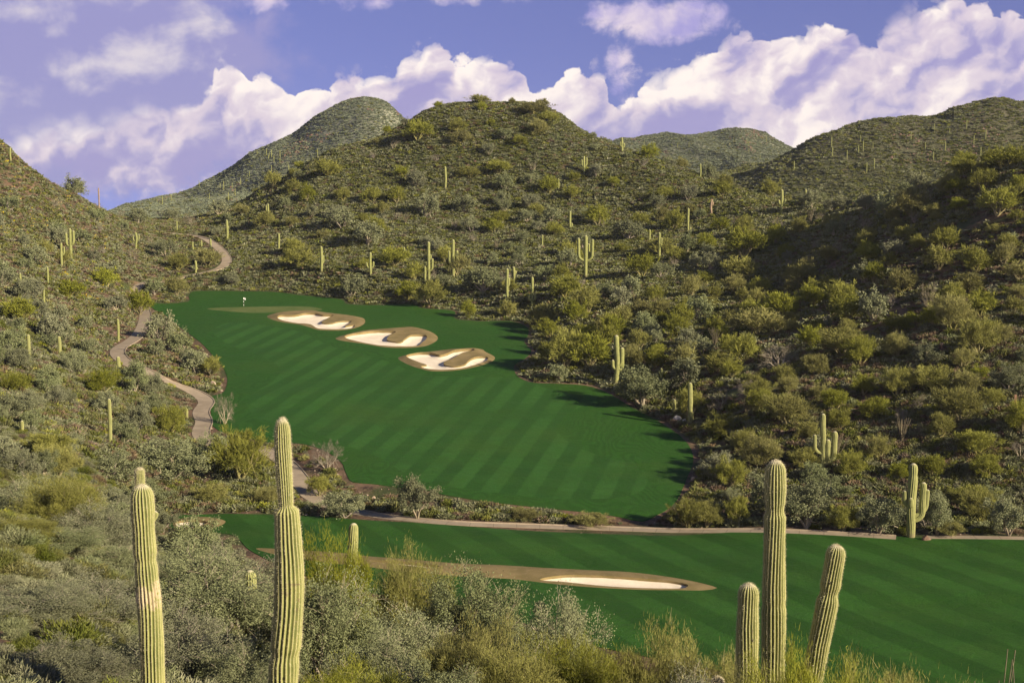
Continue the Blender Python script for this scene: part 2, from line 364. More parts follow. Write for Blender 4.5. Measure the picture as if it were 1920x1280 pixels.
SAND_R = [(1012, 1086), (1060, 1079.5), (1120, 1080), (1200, 1085), (1260, 1090), (1290, 1096), (1285, 1101), (1240, 1102), (1180, 1100.5), (1120, 1096.5), (1060, 1090.5)]
SAND_L = [(693, 1053), (740, 1055), (800, 1061), (826, 1065), (798, 1066), (745, 1060)]
RING_L = [(328, 974), (352, 968.5), (385, 968), (408, 971), (423, 976), (415, 984), (392, 990), (355, 992), (330, 988)]
SAND_LL = [(330, 979), (350, 977.5), (375, 979), (389, 981.5), (378, 986), (352, 989), (334, 986)]

poly = {}
poly['rough_up'] = smooth_poly(plane_px(ROUGH_UP, 'up'), 1.2)
poly['fair_up'] = smooth_poly(plane_px(FAIR_UP, 'up'), 1.5)
poly['green'] = smooth_poly(plane_px(GREEN, 'up'), 1.2)
for i in range(3):
    poly['ring%d' % i] = smooth_poly(plane_px(RINGS[i], 'up'), .7)
    poly['sand%d' % i] = smooth_poly(plane_px(SANDS[i], 'up'), .5)
poly['rough_lo'] = smooth_poly(plane_px(ROUGH_LO, 'lo'), 1.2)
poly['ring3'] = smooth_poly(plane_px(STRIP, 'lo'), .7)
poly['sand3'] = smooth_poly(plane_px(SAND_R, 'lo'), .5)
poly['sand4'] = smooth_poly(plane_px(SAND_L, 'lo'), .5)
poly['ring5'] = smooth_poly(plane_px(RING_L, 'lo'), .7)
poly['sand5'] = smooth_poly(plane_px(SAND_LL, 'lo'), .5)
RU, RL = poly['rough_up'], poly['rough_lo']

def golf_d(x, y):
    """signed distance to the turf (negative inside), and whether the nearer turf is the upper one"""
    du = pdist(RU, x, y) * np.where(inside(RU, x, y), -1, 1)
    dl = pdist(RL, x, y) * np.where(inside(RL, x, y), -1, 1)
    return du, dl
def turf_z(x, y, up):
    zu = PL(y) + .30 * fbm(x / 22, y / 30, 51, 2) + .5 * np.exp(-((x + 40) / 14) ** 2 - ((y - 258) / 9) ** 2)
    # a low fold runs across the lower fairway on the right
    zl = .5 + .18 * fbm(x / 25, y / 20, 61, 2) + .45 / (1 + np.exp(-(y - (147.5 - .03 * x)) / .8)) * np.clip((x - 22) / 12, 0, 1) - .1
    return np.where(up, zu, zl)
def zfun0(x, y):
    x = np.atleast_1d(np.asarray(x, float)); y = np.atleast_1d(np.asarray(y, float))
    z = loft(x, y); near = (y > 90) & (y < 440) & (np.abs(x) < 160)
    if near.any():
        du, dl = golf_d(x[near], y[near]); zn = z[near]
        def bl(d, w): s = np.clip(1 - (d - .8) / w, 0, 1); return s * s * (3 - 2 * s)
        su, sl = bl(du, 13), bl(dl, 11)
        both = np.maximum(su + sl, 1e-6); k = np.maximum(su, sl)
        zt = (su * su * turf_z(x[near], y[near], True) + sl * sl * turf_z(x[near], y[near], False)) / np.maximum(su * su + sl * sl, 1e-9)
        # shallow stony wash between the two fairways
        gap = np.clip(np.minimum(du, dl), 0, 4) / 4 * np.clip((16 - np.maximum(du, dl)) / 8, 0, 1)
        z[near] = zn * (1 - k) + zt * k - .7 * gap * k
    return z
# ---- cart path
def hit(u, v, zf, ymax=560, y0=20):
    ax, az = ray(u, v); Y = np.arange(y0, ymax, .5)
    g = CZ + az * Y - zf(ax * Y, Y); k = np.where(g < 0)[0]
    if len(k) == 0: return None
    k = k[0]
    if k == 0: return ax * Y[0], Y[0]
    s = g[k - 1] / (g[k - 1] - g[k]); y = Y[k - 1] + s * .5
    return ax * y, y
PATH_A = [(308, 437), (345, 440), (378, 445), (402, 459), (421, 478), (424, 493), (404, 507), (370, 513), (330, 522), (290, 529), (262, 533), (250, 545), (256, 558), (266, 572), (272, 590), (268, 612),
          (255, 632), (243, 641), (226, 650), (219, 662), (236, 680), (262, 691), (290, 705), (320, 718), (352, 730), (380, 744), (390, 756), (376, 767), (376, 779), (384, 790), (376, 805),
          (378, 820), (396, 834), (425, 838), (455, 836), (482, 838), (508, 849), (535, 868), (556, 892), (574, 918), (592, 940), (640, 955), (720, 969), (850, 981), (1000, 987), (1200, 993.5), (1430, 995.5), (1560, 1000.5), (1680, 1008.5)]
pp = [hit(u, v, zfun0, 560, 150) for u, v in PATH_A]
pp = np.array([p for p in pp if p is not None])
pl = smooth_poly(pp, 2.0, False)
for _ in range(2): pl[1:-1] = .25 * pl[:-2] + .5 * pl[1:-1] + .25 * pl[2:]
pl2 = smooth_poly(plane_px([(1735, 1013), (1820, 1013.5), (1920, 1015.5), (2300, 1023), (2600, 1029)], 'lo'), 2.0, False)
def ribbon(c, w, shift=0):
    t = np.gradient(c, axis=0); t /= np.linalg.norm(t, axis=1)[:, None]; n = np.stack([-t[:, 1], t[:, 0]], 1)
    return np.concatenate([c + n * (w + shift), (c - n * (w - shift))[::-1]])
PW = 1.4
PZ1 = zfun0(pl[:, 0], pl[:, 1])
for _ in range(4): PZ1[1:-1] = .25 * PZ1[:-2] + .5 * PZ1[1:-1] + .25 * PZ1[2:]
PZ2 = zfun0(pl2[:, 0], pl2[:, 1])
PWA = np.interp(pl[:, 0] + 0 * pl[:, 1], [-28, -14], [PW, .85]) ; PWA = np.where(pl[:, 1] > 215, PW, PWA)
poly['path0'] = ribbon(pl, PWA[:, None]); poly['path1'] = ribbon(pl2, .8)
def near_path(x, y, lim=9):
    """distance to the centre line and the grade there"""
    best = np.full(x.shape, float(lim)); zz = np.zeros(x.shape)
    for c, cz in ((pl, PZ1), (pl2, PZ2)):
        m = (x > c[:, 0].min() - lim) & (x < c[:, 0].max() + lim) & (y > c[:, 1].min() - lim) & (y < c[:, 1].max() + lim)
        xi, yi = x[m], y[m]; b = best[m].copy(); q = zz[m].copy()
        for i in range(len(c) - 1):
            dx, dy = c[i + 1] - c[i]; L = dx * dx + dy * dy + 1e-9
            s = np.clip(((xi - c[i, 0]) * dx + (yi - c[i, 1]) * dy) / L, 0, 1)
            d = np.hypot(xi - c[i, 0] - s * dx, yi - c[i, 1] - s * dy); k = d < b
            b[k] = d[k]; q[k] = (cz[i] + s * (cz[i + 1] - cz[i]))[k]
        best[m] = b; zz[m] = q
    return best, zz
def zfun(x, y):
    x = np.atleast_1d(np.asarray(x, float)); y = np.atleast_1d(np.asarray(y, float))
    z = zfun0(x, y); m = (y > 150) & (y < 540) & (x < 110) & (x > -160)
    if m.any():
        d, q = near_path(x[m], y[m]); s = np.clip(1 - (d - 1.7) / 4.5, 0, 1); s = s * s * (3 - 2 * s)
        z[m] = z[m] * (1 - s) + q * s
    return z

# ------------------------------------------------------------------ materials
def material(name):
    m = bpy.data.materials.new(name); m.use_nodes = True; t = NT(m.node_tree); t.n.clear()
    out = t.node('ShaderNodeOutputMaterial'); b = t.node('ShaderNodeBsdfPrincipled'); t.l.new(b.outputs[0], out.inputs[0])
    b.inputs['Roughness'].default_value = .85; b.inputs['Specular IOR Level'].default_value = .25
    return m, t, b, out
def add_bump(t, b, h, dist, strength=1.0):
    n = t.node('ShaderNodeBump'); n.inputs['Strength'].default_value = strength; n.inputs['Distance'].default_value = dist
    t.put(n.inputs['Height'], h); t.l.new(n.outputs[0], b.inputs['Normal'])
def pos(t): return t.node('ShaderNodeNewGeometry').outputs['Position']

def m_ground():
    m, t, b, _ = material('desert_soil'); p = pos(t); x, y, z = t.sep(p)
    n1 = t.noise(p, .05, 4, .6); n2 = t.noise(p, .45, 5, .65); n3 = t.noise(p, 3.0, 4, .7)
    c = t.mix(t.ss(n1, .35, .65), (.130, .078, .050), (.190, .125, .080))
    c = t.mix(t.ss(n2, .45, .7), c, (.055, .034, .026))
    c = t.mix(t.m('MULTIPLY', t.ss(n3, .52, .75), .7), c, (.25, .18, .125))
    # low green annuals between the bushes: more on the middle hill, few on the stony left hill
    hill = t.m('MULTIPLY', t.ss(y, 300, 400), t.ss(t.m('DIVIDE', x, y), -.27, -.17))
    g = t.noise(p, .11, 5, .6)
    gm = t.ss(t.m('ADD', g, t.m('MULTIPLY', hill, .16)), .45, .62, 0.0, .85)
    c = t.mix(gm, c, (.045, .068, .018))
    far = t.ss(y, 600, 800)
    fc = t.mix(t.ss(t.noise(p, .30, 4, .7), .42, .60), (.27, .27, .205), (.165, .18, .115))  # far slopes paler than near soil: distance haze put into their colour
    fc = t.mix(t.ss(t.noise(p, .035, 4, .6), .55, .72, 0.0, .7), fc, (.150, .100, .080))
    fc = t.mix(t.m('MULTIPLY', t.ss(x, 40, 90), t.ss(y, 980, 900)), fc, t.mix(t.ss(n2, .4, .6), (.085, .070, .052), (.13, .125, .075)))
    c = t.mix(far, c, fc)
    t.put(b.inputs[0], c)
    add_bump(t, b, t.m('ADD', n2, t.m('MULTIPLY', n3, .35)), .5, .8)
    return m
def turf(name, kind):
    m, t, b, out = material(name); p = pos(t); x, y, z = t.sep(p)
    fine = t.noise(p, 6.0, 3, .7); mid = t.noise(p, .6, 4, .6); big = t.noise(p, .06, 3, .5)
    if kind == 'up':
        ang = R(11); s_ = t.m('ADD', t.m('MULTIPLY', x, math.cos(ang)), t.m('MULTIPLY', y, -math.sin(ang)))
        q_ = t.m('ADD', t.m('MULTIPLY', x, math.sin(ang)), t.m('MULTIPLY', y, math.cos(ang)))
        per = 5.2
    else:
        ang = R(-27); s_ = t.m('ADD', t.m('MULTIPLY', x, math.cos(ang)), t.m('MULTIPLY', y, -math.sin(ang)))
        q_ = t.m('ADD', t.m('MULTIPLY', x, math.sin(ang)), t.m('MULTIPLY', y, math.cos(ang)))
        per = 6.4
    wob = t.m('MULTIPLY', t.m('SUBTRACT', mid, .5), .5)
    w = t.m('SINE', t.m('MULTIPLY', t.m('ADD', s_, wob), 2 * math.pi / per))
    st = t.ss(w, -.35, .35)
    if kind == 'up':
        w2 = t.m('SINE', t.m('MULTIPLY', t.m('ADD', q_, wob), 2 * math.pi / 9.5))
        st2 = t.m('MULTIPLY', t.ss(w2, -.3, .3), t.ss(y, 235.0, 200.0))
        fade = t.ss(big, .35, .62, .3, 1.0)
        amt = t.m('MULTIPLY', t.m('SUBTRACT', st, t.m('MULTIPLY', t.m('MULTIPLY', st2, .45), t.m('SUBTRACT', 1.0, st))), fade)
        c = t.mix(t.ss(amt, -.5, 1.0), (.0255, .088, .0125), (.0450, .138, .0230))
    elif kind == 'lo':
        w2 = t.m('SINE', t.m('MULTIPLY', t.m('ADD', t.m('ADD', y, t.m('MULTIPLY', x, .10)), wob), 2 * math.pi / 11))
        a = t.ss(t.m('ADD', t.m('MULTIPLY', t.ss(w, -.3, .3), t.ss(big, .35, .6, .5, 1.0)), t.m('MULTIPLY', t.ss(w2, -.5, .5), .35)), .0, 1.35)
        c = t.mix(a, (.0245, .084, .0100), (.0415, .128, .0185))
    else:
        # rough: fine concentric mowing lines wander across it
        q = t.noise(t.vm('MULTIPLY', p, (1.0, .55, 1.0)), .035, 3, .5)
        lines = t.m('SINE', t.m('MULTIPLY', q, 420.0))
        c = t.mix(t.ss(lines, -.8, .8), (.0265, .092, .0100), (.0335, .112, .0140))
        c = t.mix(t.ss(t.noise(p, .05, 3, .5), .5, .75, 0.0, .5), c, (.045, .105, .012))
    c = t.mix(t.ss(t.noise(p, .13, 5, .65), .45, .72, 0.0, .4), c, (.045, .105, .012))
    c = t.mix(t.ss(mid, .35, .7, 0.0, .35), c, (.034, .084, .014))
    c = t.mix(t.ss(t.noise(p, .028, 5, .65), .50, .72, 0.0, .45), c, (.062, .125, .020))
    c = t.mix(t.ss(t.noise(p, .09, 5, .7), .58, .74, 0.0, .35), c, (.013, .055, .008))
    c = t.mix(t.m('MULTIPLY', t.ss(fine, .35, .75), .45), c, (.006, .026, .007))
    c = t.mix(t.ss(t.noise(p, 1.7, 4, .7), .60, .74, 0.0, .3), c, (.055, .090, .022))
    t.put(b.inputs[0], c); b.inputs['Roughness'].default_value = .75; b.inputs['Specular IOR Level'].default_value = .12
    add_bump(t, b, t.m('ADD', t.m('MULTIPLY', fine, .7), t.m('ADD', t.noise(p, 1.2, 4, .6), t.m('MULTIPLY', t.noise(p, .12, 3, .5), 3.5))), .10, .8)
    return m
def simple(name, c1, c2, scale, c3=None, bump=.05, rough=.9, amt3=.5, detail=5):
    m, t, b, out = material(name); p = pos(t)
    n = t.noise(p, scale, detail, .6); c = t.mix(t.ss(n, .35, .65), c1, c2)
    if c3: c = t.mix(t.ss(t.noise(p, scale * 4.3, 4, .65), .5, .72, 0.0, amt3), c, c3)
    t.put(b.inputs[0], c); b.inputs['Roughness'].default_value = rough; add_bump(t, b, n, bump)
    return m
def m_path():
    m, t, b, out = material('path_concrete'); p = pos(t)
    n = t.noise(p, .5, 5, .6); c = t.mix(t.ss(n, .3, .7), (.29, .235, .175), (.38, .31, .235))
    at = t.node('ShaderNodeAttribute', attribute_name='run').outputs['Fac']
    j = t.m('FRACT', t.m('DIVIDE', at, 3.0)); c = t.mix(t.ss(j, .05, .02, 0.0, .6), c, (.16, .125, .10))
    c = t.mix(t.ss(t.noise(p, 2.5, 4, .6), .55, .75, 0.0, .4), c, (.25, .20, .16))
    t.put(b.inputs[0], c); return m
def leaf(name, c1, c2, c3, trans=.22, scale=1.0, sun_tip=None):
    m, t, b, out = material(name)
    g = t.node('ShaderNodeNewGeometry'); o = t.node('ShaderNodeObjectInfo')
    r = g.outputs['Random Per Island']
    c = t.mix(r, c1, c2)
    tc = t.node('ShaderNodeTexCoord').outputs['Object']
    c = t.mix(t.ss(t.noise(tc, 1.1 * scale, 2, .5), .38, .68), c, c3)
    h = t.node('ShaderNodeHueSaturation')
    t.put(h.inputs['Hue'], t.m('ADD', .488, t.m('MULTIPLY', o.outputs['Random'], .024)))
    t.put(h.inputs['Saturation'], t.m('ADD', .82, t.m('MULTIPLY', o.outputs['Random'], .34)))
    t.put(h.inputs['Value'], t.m('ADD', .80, t.m('MULTIPLY', t.m('FRACT', t.m('MULTIPLY', o.outputs['Random'], 7.31)), .42)))
    t.put(h.inputs['Color'], c)
    t.put(b.inputs[0], h.outputs[0]); b.inputs['Specular IOR Level'].default_value = .1
    tr = t.node('ShaderNodeBsdfTranslucent'); t.put(tr.inputs[0], h.outputs[0])
    mx = t.node('ShaderNodeMixShader'); mx.inputs[0].default_value = trans
    t.l.new(b.outputs[0], mx.inputs[1]); t.l.new(tr.outputs[0], mx.inputs[2]); t.l.new(mx.outputs[0], out.inputs[0])
    return m
def m_cactus():
    m, t, b, out = material('saguaro_skin'); p = pos(t)
    rib = t.node('ShaderNodeAttribute', attribute_name='rib').outputs['Fac']
    hgt = t.node('ShaderNodeAttribute', attribute_name='along').outputs['Fac']
    tip = t.node('ShaderNodeAttribute', attribute_name='tip').outputs['Fac']
    n = t.noise(p, 2.2, 5, .65)
    c = t.mix(t.ss(n, .3, .7), (.185, .205, .070), (.285, .290, .105))
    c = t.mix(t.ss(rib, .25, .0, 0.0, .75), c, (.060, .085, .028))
    c = t.mix(t.ss(rib, .62, .98, 0.0, .62), c, (.50, .46, .22))
    st = t.noise(t.vm('MULTIPLY', p, (5.0, 5.0, 2.2)), 1.0, 5, .75)
    c = t.mix(t.ss(st, .62, .70, 0.0, .65), c, (.19, .125, .10))
    c = t.mix(t.ss(tip, .0, 1.0, 0.0, .8), c, (.62, .56, .42))
    c = t.mix(t.ss(t.m('ADD', hgt, t.m('MULTIPLY', t.m('SUBTRACT', n, .5), .2)), .13, .0, 0.0, .6), c, (.27, .20, .14))
    vo = t.node('ShaderNodeTexVoronoi'); t.put(vo.inputs['Vector'], p); vo.inputs['Scale'].default_value = 1.9
    c = t.mix(t.ss(vo.outputs['Distance'], .085, .055, 0.0, .9), c, (.035, .028, .022))
    bn = t.noise(t.vm('MULTIPLY', p, (1.2, 1.2, 7.0)), 1.0, 4, .7)
    c = t.mix(t.ss(bn, .64, .72, 0.0, .6), c, (.17, .12, .085))
    scar = t.node('ShaderNodeAttribute', attribute_name='scar').outputs['Fac']
    c = t.mix(t.ss(t.m('MULTIPLY', scar, t.noise(p, 5.5, 5, .75)), .38, .46, 0.0, .85), c, (.50, .41, .28))
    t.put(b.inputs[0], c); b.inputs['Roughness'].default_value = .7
    add_bump(t, b, t.noise(p, 18, 3, .6), .01, .6)
    return m
M = {}
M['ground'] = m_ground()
M['fair_up'] = turf('fairway_turf_striped', 'up'); M['fair_lo'] = turf('fairway_turf_banded', 'lo'); M['rough'] = turf('rough_turf', 'rough')
M['green'] = simple('putting_turf', (.085, .125, .030), (.115, .145, .042), .25, (.15, .15, .06), .02)
M['dry'] = simple('dormant_turf', (.185, .145, .060), (.25, .19, .088), .35, (.30, .22, .13), .06)
M['sand'] = simple('bunker_sand', (.78, .68, .55), (.86, .77, .64), .5, (.70, .60, .48), .03, amt3=.4)
M['path'] = m_path()
M['curb'] = simple('curb_concrete', (.36, .29, .22), (.44, .36, .27), 1.0, (.3, .24, .19), .01)
M['pv'] = leaf('palo_verde_twigs', (.155, .172, .034), (.325, .310, .080), (.225, .228, .060), .15)
M['gv'] = leaf('ironwood_leaves', (.150, .170, .088), (.29, .30, .17), (.200, .215, .120), .12)
M['dv'] = leaf('bare_twigs', (.20, .17, .125), (.30, .255, .20), (.22, .20, .14), .05)
M['bark_y'] = leaf('yellow_green_bark', (.20, .19, .075), (.30, .27, .12), (.24, .20, .11), 0)
M['bark_g'] = leaf('grey_bark', (.26, .22, .165), (.42, .37, .29), (.33, .28, .21), 0)
M['sh_g'] = leaf('bursage_leaves', (.175, .185, .105), (.30, .295, .185), (.135, .155, .070), .08)
M['sh_o'] = leaf('creosote_leaves', (.095, .115, .030), (.180, .190, .052), (.12, .115, .045), .1)
M['sh_b'] = leaf('dry_brush', (.150, .105, .070), (.235, .175, .120), (.12, .085, .055), .05)
M['sh_y'] = leaf('yellow_bloom', (.55, .38, .03), (.62, .46, .06), (.30, .28, .06), .1)
M['cactus'] = m_cactus()
M['spine'] = simple('cactus_spines', (.52, .46, .30), (.66, .60, .42), 5.0)
M['ocotillo'] = simple('ocotillo_canes', (.12, .10, .07), (.20, .17, .11), 4.0, (.10, .13, .05))
M['rock_r'] = simple('red_brown_rock', (.115, .070, .052), (.20, .13, .10), .8, (.30, .23, .18), .15)
M['rock_p'] = simple('pale_rock', (.34, .26, .20), (.48, .38, .30), 1.2, (.24, .17, .13), .1)
M['rock_w'] = simple('white_rock', (.46, .43, .40), (.62, .59, .56), 1.2, (.25, .22, .20), .1)
M['white'] = simple('white_paint', (.82, .82, .80), (.88, .88, .86), 3.0)
M['black'] = simple('black_paint', (.03, .03, .03), (.04, .04, .04), 3.0)
M['wood'] = simple('weathered_wood', (.20, .11, .07), (.28, .17, .11), 4.0, (.12, .07, .05))
M['deadcac'] = simple('dead_saguaro_skin', (.26, .18, .12), (.36, .27, .19), 2.5, (.20, .12, .08))
M['dark'] = simple('scorched_skin', (.018, .020, .018), (.03, .032, .028), 6.0)  # even near-black skin for the cactus tip at the bottom edge

# ------------------------------------------------------------------ mesh helpers
def mk_mesh(name, V, Fc, mat, smooth=False):
    me = bpy.data.meshes.new(name); V = np.asarray(V, np.float32).reshape(-1, 3)
    if isinstance(Fc, np.ndarray):
        k = Fc.shape[1]; nf = len(Fc)
        me.vertices.add(len(V)); me.vertices.foreach_set('co', V.ravel())
        me.loops.add(nf * k); me.loops.foreach_set('vertex_index', Fc.astype(np.int32).ravel())
        me.polygons.add(nf); me.polygons.foreach_set('loop_start', np.arange(0, nf * k, k, dtype=np.int32))
        me.update(calc_edges=True)
    else: me.from_pydata(V.tolist(), [], Fc); me.update()
    me.materials.append(mat)
    if smooth: me.polygons.foreach_set('use_smooth', np.ones(len(me.polygons), bool)); me.update()
    return me
def link(name, me, parent=None, loc=None):
    o = bpy.data.objects.new(name, me); COL.objects.link(o)
    if parent: o.parent = parent
    if loc is not None: o.location = loc
    return o
def tag(o, label=None, cat=None, group=None, kind=None):
    if label: o['label'] = label
    if cat: o['category'] = cat
    if group: o['group'] = group
    if kind: o['kind'] = kind
    return o
def attr(me, name, vals):
    a = me.attributes.new(name, 'FLOAT', 'POINT'); a.data.foreach_set('value', np.asarray(vals, np.float32)); return a

# ------------------------------------------------------------------ ground: one triangulation, regions share their borders
def build_ground():
    pts = []
    y = 12.0
    rows = []
    while y < 560: rows.append(y); y += max(.9, y * .0085)
    for j, y in enumerate(rows):
        st = max(1.0, y * .0085); hw = .56 * y + 22
        xs = np.arange(-hw, hw, st) + (st / 2 if j % 2 else 0)
        pts.append(np.stack([xs, np.full(xs.shape, y)], 1))
    P = np.concatenate(pts)
    keep = np.ones(len(P), bool); extra = []
    du, dl = golf_d(P[:, 0], P[:, 1])
    keep &= (np.abs(du) > .55) & (np.abs(dl) > .55)
    for k in poly:
        if k in ('rough_up', 'rough_lo'): continue
        keep &= pdist(poly[k], P[:, 0], P[:, 1], lim=3) > .35
    P = P[keep]
    for k in ('ring0', 'ring1', 'ring2', 'ring3', 'ring5'):       # denser inside bunkers
        Q = poly[k]; gx, gy = np.meshgrid(np.arange(Q[:, 0].min(), Q[:, 0].max(), .7), np.arange(Q[:, 1].min(), Q[:, 1].max(), .7)); gx = gx.ravel(); gy = gy.ravel()
        m = inside(Q, gx, gy) & (pdist(Q, gx, gy, lim=3) > .4)
        for s in [s for s in poly if s.startswith('sand')]: m &= pdist(poly[s], gx, gy, lim=3) > .3
        extra.append(np.stack([gx[m], gy[m]], 1))
    verts = [Vector(p) for p in P] + [Vector(p) for e in extra for p in e]; edges = []
    for k, Q in poly.items():
        b = len(verts); verts += [Vector(p) for p in Q]; n = len(Q); edges += [(b + i, b + (i + 1) % n) for i in range(n)]
    r = delaunay_2d_cdt(verts, edges, [], 0, 1e-4)
    V = np.array([tuple(v) for v in r[0]]); T = np.array([f for f in r[2] if len(f) == 3])
    A = V[T]; area = (A[:, 1, 0] - A[:, 0, 0]) * (A[:, 2, 1] - A[:, 0, 1]) - (A[:, 2, 0] - A[:, 0, 0]) * (A[:, 1, 1] - A[:, 0, 1])
    T[area < 0] = T[area < 0][:, ::-1]
    C = A.mean(1); cx, cy = C[:, 0], C[:, 1]
    lab = np.zeros(len(T), int)
    order = [('rough_up', 1), ('rough_lo', 2), ('fair_up', 3), ('green', 4), ('ring0', 10), ('ring1', 11), ('ring2', 12), ('ring3', 13), ('ring5', 15),
             ('sand0', 20), ('sand1', 21), ('sand2', 22), ('sand3', 23), ('sand4', 24), ('sand5', 25), ('path0', 30), ('path1', 31)]
    for k, c in order: lab[inside(poly[k], cx, cy)] = c
    z = zfun(V[:, 0], V[:, 1])
    def region(name, codes, mat, zoff, skirt, label, cat, smooth=True, xtra=None):
        m = np.isin(lab, codes); t = T[m]; ids, inv = np.unique(t, return_inverse=True); t = inv.reshape(-1, 3)
        X = V[ids]; zz = z[ids] + (zoff(X[:, 0], X[:, 1]) if callable(zoff) else zoff)
        VV = np.column_stack([X, zz])
        if skirt:
            e = np.concatenate([t[:, [0, 1]], t[:, [1, 2]], t[:, [2, 0]]]); key = {}
            s = set(map(tuple, e.tolist())); be = np.array([q for q in s if (q[1], q[0]) not in s])
            b = len(VV); bi = np.unique(be); mp = -np.ones(len(VV), int); mp[bi] = b + np.arange(len(bi))
            low = VV[bi].copy(); low[:, 2] -= skirt; hi = VV[bi].copy(); mq = -np.ones(len(VV), int); mq[bi] = b + len(bi) + np.arange(len(bi)); VV = np.concatenate([VV, low, hi])
            f1 = np.column_stack([mq[be[:, 0]], mp[be[:, 0]], mp[be[:, 1]]]); f2 = np.column_stack([mq[be[:, 0]], mp[be[:, 1]], mq[be[:, 1]]])
            t = np.concatenate([t, f1, f2])
        me = mk_mesh(name, VV, t, mat, smooth)
        if xtra: xtra(me, VV)
        return tag(link(name, me), label, cat, None, 'structure')
    # far terrain continues the same sheet to the horizon
    t = T[lab == 0]; ids, inv = np.unique(t, return_inverse=True); t = inv.reshape(-1, 3); X = V[ids]
    me = mk_mesh('ground', np.column_stack([X, z[ids]]), t, M['ground'], True)
    # the last near row is y = rows[-1]; the far sheet starts just before it, a touch lower
    ys = [rows[-1] - 4.0]
    while ys[-1] < 2900: ys.append(ys[-1] * (1.0055 if ys[-1] < 1300 else 1.06))
    ys = np.array(ys); a = np.linspace(-.60, .60, 331); Yg, Ag = np.meshgrid(ys, a, indexing='ij'); Xg = Ag * Yg
    Zg = zfun0(Xg.ravel(), Yg.ravel()); Zg[:len(a)] -= .4
    VV = np.column_stack([Xg.ravel(), Yg.ravel(), Zg]); n0, n1 = Yg.shape
    i, j = np.meshgrid(np.arange(n0 - 1), np.arange(n1 - 1), indexing='ij'); q = (i * n1 + j).ravel()
    far = np.column_stack([q, q + 1, q + n1 + 1, q + n1])
    far3 = np.concatenate([far[:, [0, 1, 2]], far[:, [0, 2, 3]]])
    b = len(X); V2 = np.concatenate([np.column_stack([X, z[ids]]), VV]); T2 = np.concatenate([t, far3 + b])
    # close foot of the viewpoint hill
    me = mk_mesh('ground', V2, T2, M['ground'], True)
    tag(link('ground', me), 'stony brown desert ground rising into scrub covered hills', 'ground', None, 'structure')
    region('rough', [1], M['rough'], .06, .35, 'dark green mown rough around the upper striped fairway', 'rough')
    region('fairway', [2], M['fair_lo'], .06, .35, 'nearer broad green fairway crossing the lower right', 'fairway')
    region('fairway', [3], M['fair_up'], .06, 0, 'upper green fairway with diagonal mowing stripes in the valley', 'fairway')
    region('putting_green', [4], M['green'], .06, 0, 'pale putting green with the flagstick', 'green')
    def ringz(k, rise):
        Q = poly['ring%d' % k]; S = [poly[s] for s in (('sand%d' % k,) if k != 3 else ('sand3', 'sand4'))]
        y0, y1 = Q[:, 1].min(), Q[:, 1].max(); x0, x1 = Q[:, 0].min(), Q[:, 0].max()
        def w(x, y): return np.clip((y - (y0 + .12 * (y1 - y0))) / ((y1 - y0) * .6), 0, 1)
        def ring(x, y):
            do = pdist(Q, x, y, lim=6); ds = np.minimum.reduce([pdist(s, x, y, lim=6) for s in S])
            return .05 + rise * w(x, y) * np.clip(do / 2.2, 0, 1) * (1 - .3 * np.clip(ds / 3, 0, 1)) + .12 * np.clip(do / 1.2, 0, 1)
        def sand(x, y):
            ds = np.minimum.reduce([pdist(s, x, y, lim=6) for s in S]); do = pdist(Q, x, y, lim=6)
            return .02 + rise * .5 * w(x, y) * np.clip(do / 2.2, 0, 1) - .10 - .28 * np.clip(ds / 1.2, 0, 1) * 1.0 + .04 * fbm(x, y, 5, 2)
        return ring, sand
    names = {0: ('farthest sand bunker of the three, beside the putting green', 'dry tan turf collar round the farthest sand bunker'),
             1: ('middle sand bunker of the three with a curved turf tongue', 'dry brown turf collar round the middle sand bunker'),
             2: ('nearest sand bunker of the row of three with two lobes', 'dry tan turf collar round the nearest bunker of three'),
             3: ('long narrow sand bunker on the lower fairway', 'long strip of dry brown turf crossing the lower fairway'),
             5: ('small sand bunker at the left end of the lower fairway', 'dry turf collar round the small left bunker')}
    for k in (0, 1, 2, 3, 5):
        ring, sand = ringz(k, {0: .55, 1: .65, 2: .6, 3: .35, 5: .35}[k])
        region('bunker_collar', [10 + k], M['dry'], ring, .9, names[k][1], 'turf collar')
        region('sand_bunker', [20 + k] if k != 3 else [23], M['sand'], sand, 0, names[k][0], 'sand bunker')
        if k == 3: region('sand_bunker', [24], M['sand'], sand, 0, 'thin sand bunker showing behind the grey green trees', 'sand bunker')
    def runattr(c):
        def f(me, VV):
            s = np.concatenate([[0], np.cumsum(np.linalg.norm(np.diff(c, axis=0), axis=1))])
            j = np.array([np.hypot(c[:, 0] - p[0], c[:, 1] - p[1]).argmin() for p in VV[:, :2]]); 
            # refine along the tangent
            tn = np.gradient(c, axis=0); tn /= np.linalg.norm(tn, axis=1)[:, None]
            attr(me, 'run', s[j] + ((VV[:, :2] - c[j]) * tn[j]).sum(1))
        return f
    region('cart_path', [30], M['path'], .06, .4, 'winding pale concrete cart path along the left side and wash', 'path', xtra=runattr(pl))
    region('cart_path', [31], M['path'], .06, .4, 'straight end of the cart path at the right edge', 'path', xtra=runattr(pl2))
    # kerbs along the path (0.12 m), outer sides of the bends
    def kerb(c, cz, side, lab_, k0=0, k1=None):
        c = c[k0:k1]; cz = cz[k0:k1]; wa = PWA[k0:k1, None] - PW; tn = np.gradient(c, axis=0); tn /= np.linalg.norm(tn, axis=1)[:, None]; n = np.stack([-tn[:, 1], tn[:, 0]], 1) * side
        prof = [(PW + .01, -.3), (PW + .01, .15), (PW + .17, .17), (PW + .17, -.3)]; VV = []
        for o_, h in prof: q = c + n * (o_ + wa); VV.append(np.column_stack([q, cz + h]))
        VV = np.stack(VV, 1); L = len(c); Fq = []
